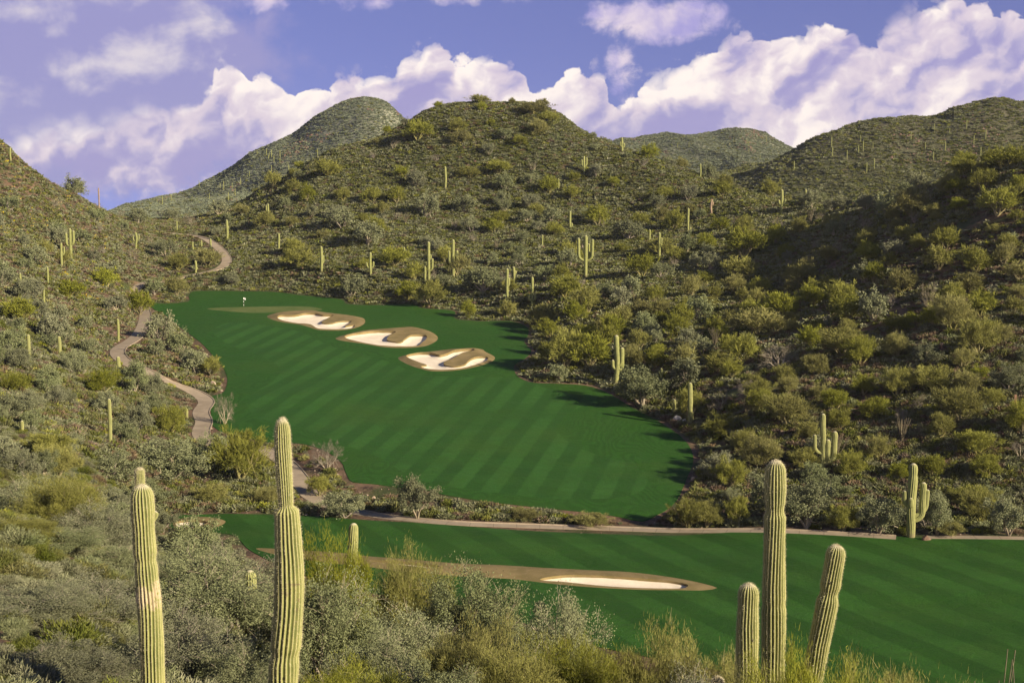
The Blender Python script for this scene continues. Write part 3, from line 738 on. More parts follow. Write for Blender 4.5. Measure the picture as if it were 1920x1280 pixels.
        for i in range(L - 1):
            for j in range(3):
                a_ = i * 4 + j; f = [a_, a_ + 1, a_ + 5, a_ + 4]; Fq.append(f if side < 0 else f[::-1])
        tag(link('path_kerb', mk_mesh('path_kerb', VV.reshape(-1, 3), Fq, M['curb'])), lab_, 'kerb', None, 'structure')
    L = len(pl)
    kerb(pl, PZ1, 1, 'raised concrete kerb along the hill side of the winding cart path', 0, L)
build_ground()

# ------------------------------------------------------------------ plants
def tube(path, rad, sides=5):
    path = np.asarray(path, float); n = len(path); rad = np.broadcast_to(rad, (n,))
    t = np.gradient(path, axis=0); t /= np.linalg.norm(t, axis=1)[:, None] + 1e-9
    ref = np.array([0, 0, 1.0]) if abs(t[0, 2]) < .8 else np.array([1.0, 0, 0])
    a = np.cross(t, ref); a /= np.linalg.norm(a, axis=1)[:, None] + 1e-9; b = np.cross(t, a)
    ph = np.arange(sides) * 2 * math.pi / sides
    V = path[:, None] + rad[:, None, None] * (np.cos(ph)[None, :, None] * a[:, None] + np.sin(ph)[None, :, None] * b[:, None])
    i, j = np.meshgrid(np.arange(n - 1), np.arange(sides), indexing='ij'); p = i * sides + j; q = i * sides + (j + 1) % sides
    return V.reshape(-1, 3), np.column_stack([p.ravel(), q.ravel(), (q + sides).ravel(), (p + sides).ravel()])
def join(parts):
    V = []; Q = []; b = 0
    for v, f in parts: V.append(v); Q.append(f + b); b += len(v)
    return np.concatenate(V), np.concatenate(Q)

def skeleton(r, kind, levels, stems, spread):
    """branching skeleton inside a unit-ish crown: height 1, radius ~.6"""
    segs = []; tips = []
    def grow(p, d, L, rad, lev):
        n = 5; pth = [p.copy()]; q = p.copy(); dd = d.copy()
        for k in range(n):
            dd = dd + r.normal(0, .20 if lev else .12, 3) + np.array([0, 0, .05 if kind == 'P' else -.01]) * (1 if lev < 2 else 2)
            dd /= np.linalg.norm(dd); q = q + dd * L / n; pth.append(q.copy())
        rr = rad * np.linspace(1, .45, n + 1); segs.append((np.array(pth), rr, lev))
        if lev < levels:
            for k in range(3 if lev else 4):
                i = r.integers(2, n + 1) if k else n
                nd = dd + r.normal(0, .62, 3); nd[2] += .12; nd /= np.linalg.norm(nd)
                grow(pth[i], nd, L * r.uniform(.55, .8), rr[i] * .75, lev + 1)
        else:
            tips.append((q, dd))
        if lev >= 1:
            for k in range(2, n + 1): tips.append((pth[k], dd))
    for s in range(stems):
        a = 2 * math.pi * (s + r.uniform(-.3, .3)) / stems; tilt = r.uniform(.25, 1.0) * spread
        d = np.array([math.cos(a) * tilt, math.sin(a) * tilt, 1.0]); d /= np.linalg.norm(d)
        grow(np.array([r.normal(0, .004), r.normal(0, .004), 0.0]), d, r.uniform(.36, .46), .026, 0)
    return segs, tips
def blades(r, base, dirs, L, W, up=.0, bend=False):
    n = len(base); d = dirs / (np.linalg.norm(dirs, axis=1)[:, None] + 1e-9)
    s = np.cross(d, r.normal(0, 1, (n, 3))); s /= np.linalg.norm(s, axis=1)[:, None] + 1e-9
    L = np.asarray(L).reshape(-1, 1); W = np.asarray(W).reshape(-1, 1)
    a = base - s * W * .5; b = base + s * W * .5; c = base + d * L + s * W * .2; e = base + d * L - s * W * .2
    V = np.stack([a, b, c, e], 1).reshape(-1, 3); q = np.arange(n)[:, None] * 4 + np.arange(4)
    return V, q
def tree_meshes(tag_, kind, seed, H, nb, L, W, levels=2, stems=5, spread=1.0, twig=True, trunk_min=0):
    r = np.random.default_rng(seed); segs, tips = skeleton(r, kind, levels, stems, spread)
    allp = np.concatenate([s[0] for s in segs]); zmax = np.percentile(allp[:, 2], 99); rad = np.percentile(np.hypot(allp[:, 0], allp[:, 1]), 97)
    sc = np.array([.52 / rad, .52 / rad, .90 / zmax])
    tr = [tube(s[0] * sc * H, s[1] * H * (1.15 if s[2] == 0 else 1), 6 if s[2] == 0 else 4) for s in segs if s[2] <= (2 if twig else 1)]
    Vt, Ft = join(tr)
    tp = np.array([t[0] for t in tips]) * sc; td = np.array([t[1] for t in tips])
    # clumps: foliage gathers round some of the branch ends and leaves gaps between
    wgt = r.uniform(.15, 1, len(tp)) ** 1.5 * np.clip((tp[:, 2] - .05) / .35, .12, 1) * np.clip(np.hypot(tp[:, 0], tp[:, 1]) / .3 + .35, .3, 1.2)
    k = r.choice(len(tp), nb, p=wgt / wgt.sum()); cen = np.array([0, 0, .38])
    nl = 46 if nb > 20000 else 26; ld = r.normal(0, 1, (nl, 3)); ld[:, 2] = np.abs(ld[:, 2]) * .9 - .25; ld /= np.linalg.norm(ld, axis=1)[:, None]
    lc = np.array([0, 0, .42]) + ld * np.array([.42, .42, .46]) * r.uniform(.55, 1.05, (nl, 1)); lr = r.uniform(.06, .13, nl)
    lk = r.integers(0, nl, nb); lump_ = r.random(nb) < {'P': .55, 'G': .5, 'D': 0}[kind]
    lo_ = r.normal(0, 1, (nb, 3)); lo_ /= np.linalg.norm(lo_, axis=1)[:, None]
    lp = lc[lk] + lo_ * (lr[lk] * r.uniform(.3, 1.0, nb) ** .5)[:, None]; L_ = lump_[:, None]
    if kind == 'P':        # sprays of upright green twigs
        off = r.normal(0, .038, (nb, 3)); base = np.where(L_, lp, tp[k] + off)
        out = base - cen; out /= np.linalg.norm(out, axis=1)[:, None] + 1e-9
        d = np.where(L_, lo_ * .8, out * .5) + td[k] * .30 + np.array([0, 0, .45]) + r.normal(0, .50, (nb, 3))
        V, Q = blades(r, base * H, d, r.uniform(.5, 1.3, nb) * L, r.uniform(.6, 1.3, nb) * W)
    elif kind == 'G':      # small leaves packed round wandering twigs
        off = r.normal(0, .046, (nb, 3)); base = np.where(L_, lp, tp[k] + off)
        d = r.normal(0, 1, (nb, 3)) + (base - cen) * 1.2 + np.array([0, 0, .3])
        V, Q = blades(r, base * H, d, r.uniform(.5, 1.2, nb) * L * .62, r.uniform(.7, 1.4, nb) * W * 1.5)
    else:
        off = r.normal(0, .03, (nb, 3)); base = np.where(L_, lp, tp[k] + off)
        d = td[k] + (base - cen) * .8 + r.normal(0, .45, (nb, 3))
        V, Q = blades(r, base * H, d, r.uniform(.5, 1.3, nb) * L, r.uniform(.5, 1.1, nb) * W * .6)
    V[:, 2] = np.maximum(V[:, 2], .02)
    bm_ = M['bark_y'] if kind == 'P' else M['bark_g']; fm = {'P': M['pv'], 'G': M['gv'], 'D': M['dv']}[kind]
    # loose bare twigs poking out, part of the trunk mesh
    if twig:
        kk = r.choice(len(tp), 500 if kind == 'P' else 1100); d = (tp[kk] - cen) + td[kk] * .5 + r.normal(0, .35, (len(kk), 3)) 
        V3, Q3 = blades(r, tp[kk] * H, d, r.uniform(.5, 1.6, len(kk)) * .45, np.full(len(kk), .016)); V, Q = join([(V, Q), (V3, Q3)])
    cm = mk_mesh('crown_' + tag_, V, Q, fm); cm.materials.append(bm_)
    if twig:
        mi = np.zeros(len(Q), np.int32); mi[nb:] = 1; cm.polygons.foreach_set('material_index', mi)
    return mk_mesh('trunk_' + tag_, Vt, Ft, bm_), cm

LOD = {}
def add_lod(key, variants): LOD[key] = variants
HREF = 5.0
for kind, st in (('P', 6), ('G', 5), ('D', 6)):
    LOD[kind, 0] = [tree_meshes(f'{kind}n{i}', kind, 100 + i * 7 + ord(kind), HREF, {'P': 60000, 'G': 64000, 'D': 9000}[kind], {'P': .17, 'G': .10, 'D': .4}[kind], {'P': .016, 'G': .026, 'D': .018}[kind], 3, st, 1.0) for i in range(3)]
    LOD[kind, 1] = [tree_meshes(f'{kind}m{i}', kind, 200 + i * 5 + ord(kind), HREF, {'P': 9500, 'G': 11000, 'D': 2600}[kind], {'P': .42, 'G': .26, 'D': .5}[kind], {'P': .045, 'G': .062, 'D': .035}[kind], 2, st, 1.05, False) for i in range(4)]
    LOD[kind, 2] = [tree_meshes(f'{kind}f{i}', kind, 300 + i * 3 + ord(kind), HREF, {'P': 3600, 'G': 3600, 'D': 1000}[kind], {'P': .55, 'G': .38, 'D': .6}[kind], {'P': .085, 'G': .11, 'D': .06}[kind], 2, st, 1.05, False) for i in range(4)]
NAMES = {'P': 'palo_verde', 'G': 'ironwood_tree', 'D': 'bare_shrub'}
CATS = {'P': 'tree', 'G': 'tree', 'D': 'shrub'}
trees = []; shared = []
def place_tree(kind, x, y, h, w, label, group=None, zoff=-.1):
    """empty at the foot, trunk and crown under it"""
    lod = 0 if y < 105 else (1 if y < 250 else 2)
    vs = LOD[kind, lod]; tm, cm = vs[random.randrange(len(vs))]
    e = bpy.data.objects.new(NAMES[kind], None); COL.objects.link(e)
    z = float(zfun(x, y)[0]); e.location = (x, y, z + zoff); e.rotation_euler = (0, 0, random.uniform(0, 6.28))
    e.scale = (w / HREF / 1.12, w / HREF / 1.12, h / HREF); e.empty_display_size = .3
    tag(e, label, CATS[kind], group)
    if group: shared.append((e, kind, x, y, h))
    a = link('trunk', tm, e); b = link('crown', cm, e)
    trees.append((x, y, w)); return e
random.seed(5)
def on_ground(u, v, y0=60):
    p = hit(u, v, zfun, 620, y0); return p
# --- foreground and other trees one can tell apart: (kind, u, v_top, distance, width m, label)
FGT = [
 ('G', 365, 1008, 58, 7.4, 'big grey green tree right of the scarred saguaro, filling the lower left'),
 ('G', 440, 998, 70, 5.5, 'grey green tree with twiggy top just left of the tallest left saguaro'),
 ('P', 118, 885, 90, 6.0, 'yellow green palo verde left of the scarred saguaro, dark gap below it'),
 ('G', 55, 1092, 46, 5.0, 'grey green bush in the bottom left corner'),
 ('G', 62, 880, 98, 6.8, 'dark grey green tree at the left edge, farthest back of the foreground bushes'),
 ('G', 176, 925, 88, 6.0, 'grey green bush just behind the left side of the scarred saguaro top'),
 ('G', 100, 985, 70, 5.6, 'broad grey green bush between the left edge and the scarred saguaro'),
 ('G', 322, 1025, 76, 5.0, 'grey green bush right behind the scarred saguaro, below the small bunker'),
 ('P', 30, 965, 68, 5.0, 'yellow green bush at the left edge above the corner bush'),
 ('G', 175, 1075, 50, 4.6, 'grey green bush close on the left of the scarred saguaro foot'),
 ('G', 330, 1130, 42, 4.6, 'grey green bush between the two big left saguaros, lowest in frame'),
 ('G', 215, 1010, 72, 5.0, 'grey green bush showing behind the left side of the scarred saguaro'),
 ('G', 600, 1050, 58, 6.4, 'grey green tree right of the tallest left saguaro'),
 ('P', 632, 990, 72, 4.6, 'yellow green palo verde topping the grey trees beside the short saguaro'),
 ('P', 765, 1022, 80, 4.6, 'yellow palo verde in front of the thin hidden bunker'),
 ('G', 868, 1034, 72, 7.4, 'tall grey green tree in the bottom middle before the brown turf strip'),
 ('G', 1045, 1090, 66, 5.6, 'grey green tree leaning right over the long narrow bunker'),
 ('G', 745, 1115, 62, 6.0, 'grey green tree below the yellow palo verde, bottom middle'),
 ('P', 868, 1155, 50, 5.2, 'palo verde with pale forked limbs at bottom middle'),
 ('G', 700, 1170, 46, 4.0, 'grey green bush at the bottom just right of the tallest left saguaro'),
 ('P', 960, 1190, 42, 4.4, 'yellow green palo verde at the bottom edge below the middle trees'),
 ('P', 1080, 1185, 47, 4.6, 'dark tufted palo verde at the bottom edge under the leaning tree'),
 ('P', 1225, 1172, 48, 5.0, 'broad palo verde at the bottom edge with fairway right behind it'),
 ('P', 1325, 1185, 43, 3.6, 'palo verde at the bottom edge left of the three saguaros'),
 ('G', 1270, 1235, 34, 3.4, 'fine leaved grey bush at the bottom edge left of the three saguaros'),
 ('P', 1425, 1222, 27, 1.9, 'small palo verde before the foot of the shortest of three saguaros'),
 ('P', 1512, 1190, 27, 1.9, 'small palo verde between the tall and the leaning saguaro'),
 ('P', 1595, 1215, 29, 1.8, 'small palo verde before the leaning saguaro foot'),
 ('P', 1690, 1232, 31, 1.7, 'small palo verde right of the leaning saguaro at the bottom edge'),
 ('P', 1765, 1255, 31, 1.2, 'lowest small palo verde tuft left of the ocotillo'),
 ('P', 655, 1220, 36, 3.4, 'palo verde at the bottom edge right of the tallest left saguaro'),
 ('G', 795, 1215, 38, 3.6, 'low grey green bush at the bottom edge under the forked palo verde'),
 ('G', 120, 1185, 36, 3.6, 'dark grey green bush at the bottom left beside the scarred saguaro'),
 ('G', 470, 1175, 40, 3.6, 'grey green bush at the foot of the tallest left saguaro'),
]
for k, u, vt, Y, w, lb in FGT:
    ax, az = ray(u, vt); x = ax * Y; h = CZ + az * Y - float(zfun(x, Y)[0]); h = max(1.2, h * 1.0)
    place_tree(k, x, Y, h * (.95 if k == 'G' and u > 500 else .9 if k == 'G' else .97), max(w, h * .62), lb)
# --- trees placed by the foot: (kind, u, v_base, w px, h px, label or None)
MID = [
 ('G', 783, 972, 78, 86, 'lone silver green tree standing on the stony wash below the upper fairway'),
 ('G', 645, 970, 92, 56, 'low grey green bush by the wash left of the lone silver tree'),
 ('P', 598, 930, 48, 42, 'small yellow bush by the wash beside the cart path'),
 ('P', 450, 905, 112, 112, 'big rounded palo verde between the cart path bend and the upper fairway'),
 ('P', 985, 975, 50, 26, 'small yellow green bush in the middle of the wash'),
 ('P', 1108, 987, 66, 30, 'low yellow green bush beside the kerbed path in the wash'),
 ('D', 612, 880, 60, 55, 'reddish bare shrub at the left tip of the upper fairway'),
 ('D', 422, 795, 34, 62, 'sparse bare shrub on the turf edge above the rounded palo verde'),
 ('G', 1204, 764, 112, 80, 'dark spreading tree casting the long shadow on the upper fairway'),
 ('P', 1060, 692, 78, 76, 'broad palo verde left of a pair beside the three bunkers'),
 ('P', 1105, 690, 80, 70, 'broad palo verde right of a pair beside the three bunkers'),
 ('G', 1047, 714, 50, 36, 'small open tree on the turf edge in front of the pair of palo verdes'),
 ('P', 878, 594, 34, 34, 'small yellow branching palo verde on the far edge of the turf'),
 ('P', 952, 596, 34, 36, 'small yellow branching palo verde right of its twin on the turf edge'),
 ('P', 1017, 612, 56, 46, 'rounded palo verde behind the right corner of the turf'),
 ('G', 662, 556, 56, 42, 'grey green tree on the back edge of the turf with a pale trunk'),
 ('P', 765, 562, 46, 38, None), ('P', 806, 574, 62, 52, None),
 ('P', 1710, 408, 70, 60, 'bright yellow green palo verde alone on the right hand crest'),
 ('P', 1290, 990, 60, 60, None), ('P', 1325, 988, 70, 55, None), ('P', 1384, 985, 52, 60, None), ('G', 1512, 990, 110, 88, 'large dark grey green tree beside the path, right of the tall saguaro'),
 ('P', 1582, 996, 60, 62, None), ('G', 1648, 1000, 100, 78, 'grey green tree left of the armed saguaro by the path'), ('G', 1756, 1002, 60, 92, 'grey green tree directly behind the armed saguaro by the path'),
 ('P', 1831, 975, 75, 60, None), ('G', 1892, 1004, 80, 78, 'grey green tree by the path at the right edge'), ('P', 1784, 1005, 50, 36, None),
 ('P', 1463, 600, 70, 56, None), ('P', 1420, 632, 110, 58, None), ('P', 1397, 682, 60, 60, None), ('D', 1460, 694, 70, 52, None), ('P', 1587, 607, 60, 56, None),
 ('G', 1637, 603, 62, 66, None), ('P', 1580, 667, 110, 56, None), ('P', 1787, 622, 80, 75, None), ('P', 1833, 667, 76, 76, None), ('G', 1737, 682, 52, 42, None),
 ('P', 1347, 702, 52, 46, None), ('P', 1477, 800, 92, 68, None), ('P', 1680, 745, 56, 60, None), ('P', 1743, 737, 76, 56, None), ('P', 1800, 792, 100, 72, None),
 ('P', 1763, 822, 60, 52, None), ('G', 1892, 735, 62, 62, None), ('P', 1830, 855, 82, 52, None), ('P', 1430, 878, 82, 72, None), ('G', 1548, 938, 92, 54, None),
 ('P', 1823, 952, 80, 46, None), ('D', 1690, 800, 40, 40, None), ('P', 1640, 790, 60, 50, None), ('D', 1350, 770, 44, 40, None), ('P', 1285, 690, 56, 50, None),
 ('G', 1285, 720, 60, 58, None), ('D', 1742, 585, 34, 62, None), ('G', 1308, 600, 60, 50, None), ('G', 1290, 655, 58, 46, None), ('P', 1500, 535, 70, 42, None), ('P', 1387, 524, 70, 46, None),
 ('P', 1827, 515, 62, 56, None), ('P', 1690, 552, 62, 52, None), ('P', 1393, 485, 82, 62, None), ('P', 1673, 418, 28, 30, None), ('P', 1880, 318, 86, 44, None), ('P', 1805, 330, 56, 36, None), ('P', 1870, 405, 74, 56, None),
 ('P', 1840, 360, 60, 44, None), ('P', 1760, 505, 56, 48, None), ('D', 1622, 435, 34, 36, None), ('P', 1575, 570, 60, 46, None),
 ('P', 783, 265, 56, 42, 'large bright palo verde high on the left shoulder of the middle hill'), ('P', 867, 270, 42, 27, None), ('P', 857, 247, 36, 26, None), ('P', 973, 274, 30, 22, None), ('P', 933, 328, 50, 30, None), ('P', 880, 335, 46, 24, None),
 ('G', 800, 408, 52, 52, None), ('G', 870, 398, 46, 36, None), ('G', 943, 388, 28, 36, None), ('P', 940, 418, 38, 24, None), ('P', 1120, 424, 46, 42, None), ('G', 1033, 417, 44, 32, None), ('P', 1042, 442, 36, 26, None),
 ('G', 907, 549, 76, 52, None), ('P', 1203, 520, 62, 48, None), ('P', 1240, 480, 50, 36, None), ('G', 1180, 450, 62, 40, None), ('P', 1200, 425, 40, 28, None), ('P', 1060, 560, 60, 46, None), ('P', 1100, 590, 70, 56, None),
 ('P', 615, 332, 50, 34, None), ('P', 700, 380, 40, 30, None), ('G', 690, 460, 70, 50, None), ('P', 560, 500, 62, 40, None), ('P', 740, 500, 60, 40, None), ('G', 640, 430, 60, 44, None), ('P', 580, 290, 36, 24, None), ('P', 1000, 215, 60, 26, None), ('P', 1030, 230, 40, 22, None), ('P', 900, 195, 40, 18, None), ('G', 915, 192, 28, 16, None), ('P', 815, 197, 30, 18, None),
 ('G', 290, 552, 44, 34, 'dark grey green bush beside the upper bend of the cart path'), ('P', 330, 556, 52, 40, 'yellow green bush at the back left corner of the turf'), ('P', 388, 500, 56, 36, 'yellow green bush inside the uppermost loop of the cart path'), ('P', 335, 508, 40, 36, None), ('P', 262, 590, 52, 50, None), ('P', 35, 605, 62, 50, None),
 ('G', 205, 520, 56, 34, None), ('P', 130, 560, 70, 38, None), ('G', 300, 640, 60, 56, 'grey green bush on the bank between the cart path and the turf'), ('G', 340, 665, 56, 50, None), ('G', 365, 700, 60, 48, None), ('P', 395, 705, 46, 40, None), ('P', 200, 540, 50, 40, None),
 ('G', 250, 740, 60, 70, None), ('P', 190, 740, 70, 50, None), ('G', 260, 812, 70, 64, None), ('P', 320, 815, 60, 60, None), ('P', 95, 860, 80, 60, None), ('P', 30, 740, 60, 46, None),
 ('G', 320, 900, 130, 84, 'wide grey green tree below the lower path bend on the left'), ('G', 385, 880, 90, 70, None), ('G', 210, 905, 110, 70, None), ('P', 110, 895, 90, 66, None), ('G', 40, 900, 80, 66, None), ('G', 210, 960, 80, 50, None),
 ('G', 285, 950, 90, 50, None), ('P', 400, 940, 70, 36, None), ('P', 500, 945, 50, 36, None), ('G', 25, 670, 70, 60, None), ('G', 95, 640, 62, 56, None),
]
def region_label(kind, x, y):
    u, v = project(x, y, float(zfun(x, y)[0]))
    k = {'P': 'yellow green palo verde', 'G': 'grey green desert tree', 'D': 'bare grey brown shrub'}[kind]
    kk = {'P': 'palo verdes', 'G': 'grey green trees', 'D': 'bare shrubs'}[kind]
    if y < 175 and u < 700: return f'{k} on the near left slope below the cart path', f'{kk} on the near left slope'
    if u < 440 and y < 500: return f'{k} among scrub on the left hillside', f'{kk} on the left hillside'
    if y < 205: return f'{k} in the wash strip between path and hillside', f'{kk} along the wash'
    if u < 985 + max(0, (v - 450)) * .1 or (u < 1330 and v < 480): return f'{k} among scrub on the middle hill behind the golf hole', f'{kk} on the middle hill'
    return f'{k} among scrub on the right hillside', f'{kk} on the right hillside'
for k, u, vb, w, h, lb in MID:
    p = on_ground(u, vb, 100)
    if p is None or p[1] > 560: continue
    x, y = p; W_ = w * y / F; H_ = h * y / F
    g = None
    if lb is None: lb, g = region_label(k, x, y)
    place_tree(k, x, y, max(H_, 1.0) * .98, W_ * 1.1, lb, g)
# --- the rest of the hillside trees, scattered with the densities of the photo
def visible(x, y, z, m=60): 
    u, v = project(x, y, z); return (u > -m) & (u < 1920 + m) & (v > -m) & (v < 1280 + m)
def scatter(n, ymin, ymax, seed, clear_turf=2.0, clear_path=2.2, tall=2.0):
    r = np.random.default_rng(seed)
    # uniform over the ground seen in the picture frame, in world area
    y = np.sqrt(r.uniform(ymin ** 2, ymax ** 2, n)); a = r.uniform(-.375, .375, n); x = a * y
    du, dl = golf_d(x, y); k = (du > clear_turf) & (dl > clear_turf)
    m = k & (y > 150) & (y < 540)
    d = np.full(n, 9.0); d[m] = near_path(x[m], y[m])[0]; k &= d > clear_path
    for f in (.35, .7, 1.0):        # keep the view of the path open from the hill
        q = np.full(n, 9.0); mm = m & (x < 0) & k; q[mm] = near_path(x[mm], y[mm] + tall * 3.2 * f)[0]; k &= (q > PW + .4) | (np.random.default_rng(seed + 5).random(n) < .6)
    return x[k], y[k]
def seen_mask(x, y, h=2.0):
    """rough visibility against the lofted terrain (skips what hides behind ridges)"""
    z = zfun(x, y) + h; ok = np.ones(len(x), bool); du, dl = golf_d(x, y)
    for f in np.linspace(.35, .985, 34):
        yy = y * f; zz = CZ + (z - CZ) * f; ok &= loft(x * f, yy) < zz + .5
    return ok | (du < 22) | (dl < 22)
nP = sum(1 for t in trees); used = list(trees)
cnt = {'P': 0, 'G': 0, 'D': 0}
for o in COL.objects:
    for k in NAMES:
        if o.name.startswith(NAMES[k]) and o.type == 'EMPTY': cnt[k] += 1
def fill(kind, target, seed, ymin, ymax, smin, smax, spacing, accept):
    global used
    x, y = scatter(6000, ymin, ymax, seed, 4.5, 4.0, 4.0); s = seen_mask(x, y); x = x[s]; y = y[s]
    r = random.Random(seed)
    for xi, yi in zip(x, y):
        if cnt[kind] >= target: break
        if not accept(xi / yi, yi, r): continue
        w = r.uniform(smin, smax)
        if any((xi - a) ** 2 + (yi - b) ** 2 < ((w + c) * spacing) ** 2 for a, b, c in used): continue
        if yi > 495: w *= .62
        lb, g = region_label(kind, xi, yi)
        place_tree(kind, xi, yi, w * r.uniform(.62, .92), w, lb, g); used.append((xi, yi, w)); cnt[kind] += 1
def U2A(u): return (u - 960) / F
fill('P', 225, 1, 190, 330, 3.5, 6.5, .42, lambda a, y, r: a > U2A(1000))
fill('P', 298, 2, 330, 530, 4.2, 7.5, .46, lambda a, y, r: a > U2A(430) or r.random() < .25)
fill('G', 110, 3, 260, 520, 4.0, 7.5, .44, lambda a, y, r: True)
fill('G', 165, 4, 120, 300, 3.2, 6.0, .42, lambda a, y, r: a < U2A(420) or (a > U2A(1200) and r.random() < .6))
fill('G', 225, 5, 150, 520, 3.5, 7.0, .42, lambda a, y, r: a < U2A(440) or a > U2A(900))
fill('D', 70, 6, 170, 500, 2.2, 4.2, .42, lambda a, y, r: True)

# ------------------------------------------------------------------ saguaros
def column(path, rad, ribs, sides, seed, tipr=True):
    """ribbed tube with a domed tip; returns verts, quads, rib, along, tip"""
    path = np.asarray(path, float); L = np.concatenate([[0], np.cumsum(np.linalg.norm(np.diff(path, axis=0), axis=1))])
    t = np.gradient(path, axis=0); t /= np.linalg.norm(t, axis=1)[:, None]
    a = np.cross(t, np.array([0, 1.0, 0.0])); a /= np.linalg.norm(a, axis=1)[:, None] + 1e-9; b = np.cross(a, t)
    ph = np.arange(sides) * 2 * math.pi / sides; n = len(path)
    r = np.random.default_rng(seed)
    ph0 = .25 * np.interp(L, np.linspace(0, L[-1], 7), r.normal(0, .35, 7))
    rb = .5 + .5 * np.cos(ribs * ph) if ribs else np.full(sides, .6)
    depth = .115 if ribs else 0
    rad = np.asarray(rad)[:, None] * (1 - depth + depth * 2 * rb[None] ** .8)
    pa = ph[None] + ph0[:, None]
    V = path[:, None] + rad[..., None] * (np.cos(pa)[..., None] * a[:, None] + np.sin(pa)[..., None] * b[:, None])
    i, j = np.meshgrid(np.arange(n - 1), np.arange(sides), indexing='ij'); p = i * sides + j; q = i * sides + (j + 1) % sides
    Q = np.column_stack([p.ravel(), (p + sides).ravel(), (q + sides).ravel(), q.ravel()])
    return V.reshape(-1, 3), Q, np.tile(rb, n), np.repeat(L / L[-1], sides), L
def radial(L, R0, profile=None, seed=0, base_shrink=.82, necks=0, top=1.0):
    """radius along a stem of length L: slim foot, bulge, waists, dome"""
    r = np.random.default_rng(seed); n = len(L); s = L / L[-1]
    rr = R0 * np.interp(s, [0, .15, .6, .9, 1], [base_shrink, .92, 1.0, .95 * top, .9 * top])
    if profile: rr = R0 * np.interp(s, [p[0] for p in profile], [p[1] for p in profile])
    rr *= 1 + .035 * np.interp(L, np.linspace(0, L[-1], 12), r.normal(0, 1, 12))
    for _ in range(necks):
        c = r.uniform(.3, .9) * L[-1]; rr *= 1 - .12 * np.exp(-((L - c) / (.22 * R0 / .22 * .5)) ** 2)
    e = (L[-1] - L) / (R0 * 1.15); rr *= np.sqrt(np.clip(1 - np.clip(1 - e, 0, 1) ** 2, .002, 1))
    return rr
def stem_mesh(name, path, R0, lod, seed, profile=None, necks=0, scar=None, mat=None, base_shrink=.82, spines=False):
    path = np.asarray(path, float)
    L = np.concatenate([[0], np.cumsum(np.linalg.norm(np.diff(path, axis=0), axis=1))]); tot = L[-1]
    step = {0: .045, 1: .3, 2: .6}[lod]; s = np.concatenate([np.linspace(0, tot - R0 * 1.15, max(6, int(tot / step))), tot - R0 * 1.15 * (1 - np.sin(np.linspace(.12, 1, 9) * math.pi / 2))])
    pth = np.stack([np.interp(s, L, path[:, k]) for k in range(3)], 1)
    ribs, sides = {0: (20, 120), 1: (13, 52), 2: (0, 8)}[lod]
    rr = radial(s, R0, profile, seed, base_shrink, necks)
    V, Q, rb, al, _ = column(pth, rr, ribs, sides, seed)
    me = mk_mesh(name, V, Q, mat or M['cactus'], True)
    attr(me, 'rib', rb); attr(me, 'along', al * (1 if base_shrink < .9 else 0) + (0 if base_shrink < .9 else 1)); attr(me, 'tip', np.clip((al * s[-1] - (s[-1] - R0 * .5)) / (R0 * .5), 0, 1))
    attr(me, 'scar', np.exp(-((al - scar[0]) / scar[1]) ** 2) if scar else np.zeros(len(V)))
    if spines:
        r = np.random.default_rng(seed + 9); me_v = V.reshape(len(pth), sides, 3)
        ci = np.arange(0, sides, sides // 20); rows = np.arange(0, len(pth), 1)
        B = me_v[rows][:, ci].reshape(-1, 3); C = np.repeat(pth[rows], len(ci), 0); o_ = B - C; o_ /= np.linalg.norm(o_, axis=1)[:, None] + 1e-9
        B = np.repeat(B, 4, 0); o_ = np.repeat(o_, 4, 0); d = o_ + r.normal(0, .7, B.shape) + np.array([0, 0, .15])
        sv, sq = blades(r, B - o_ * .004, d, r.uniform(.02, .055, len(B)), np.full(len(B), .0035))
        return me, mk_mesh(name + '_spines', sv, sq, M['spine'])
    return me, None
def sway(p0, p1, seed, amp):
    r = np.random.default_rng(seed); p0 = np.array(p0, float); p1 = np.array(p1, float); s = np.linspace(0, 1, 14)
    P = p0 + (p1 - p0) * s[:, None]; k = r.normal(0, 1, 4)
    P[:, 0] += amp * (np.sin(s * 5 + k[0]) * k[1] - np.sin(k[0]) * k[1]) * np.sin(np.pi * np.clip(s, 0, .999)) ; P[:, 1] += amp * k[2] * np.sin(s * np.pi)
    return P
def arm_path(h0, az, reach, rise, curl=0):
    """leaves the stem sideways and turns up"""
    c, s = math.cos(az), math.sin(az); t = np.linspace(0, 1, 10); P = []
    for k in t: 
        q = k * math.pi / 2; P.append((math.sin(q) * reach * c, math.sin(q) * reach * s, h0 + (1 - math.cos(q)) * reach * .8))
    top = h0 + reach * .8
    for k in np.linspace(.08, 1, 8):
        P.append((reach * c * (1 + .05 * k), reach * s * (1 + .05 * k), top + rise * k - curl * k * k * rise))
    return P
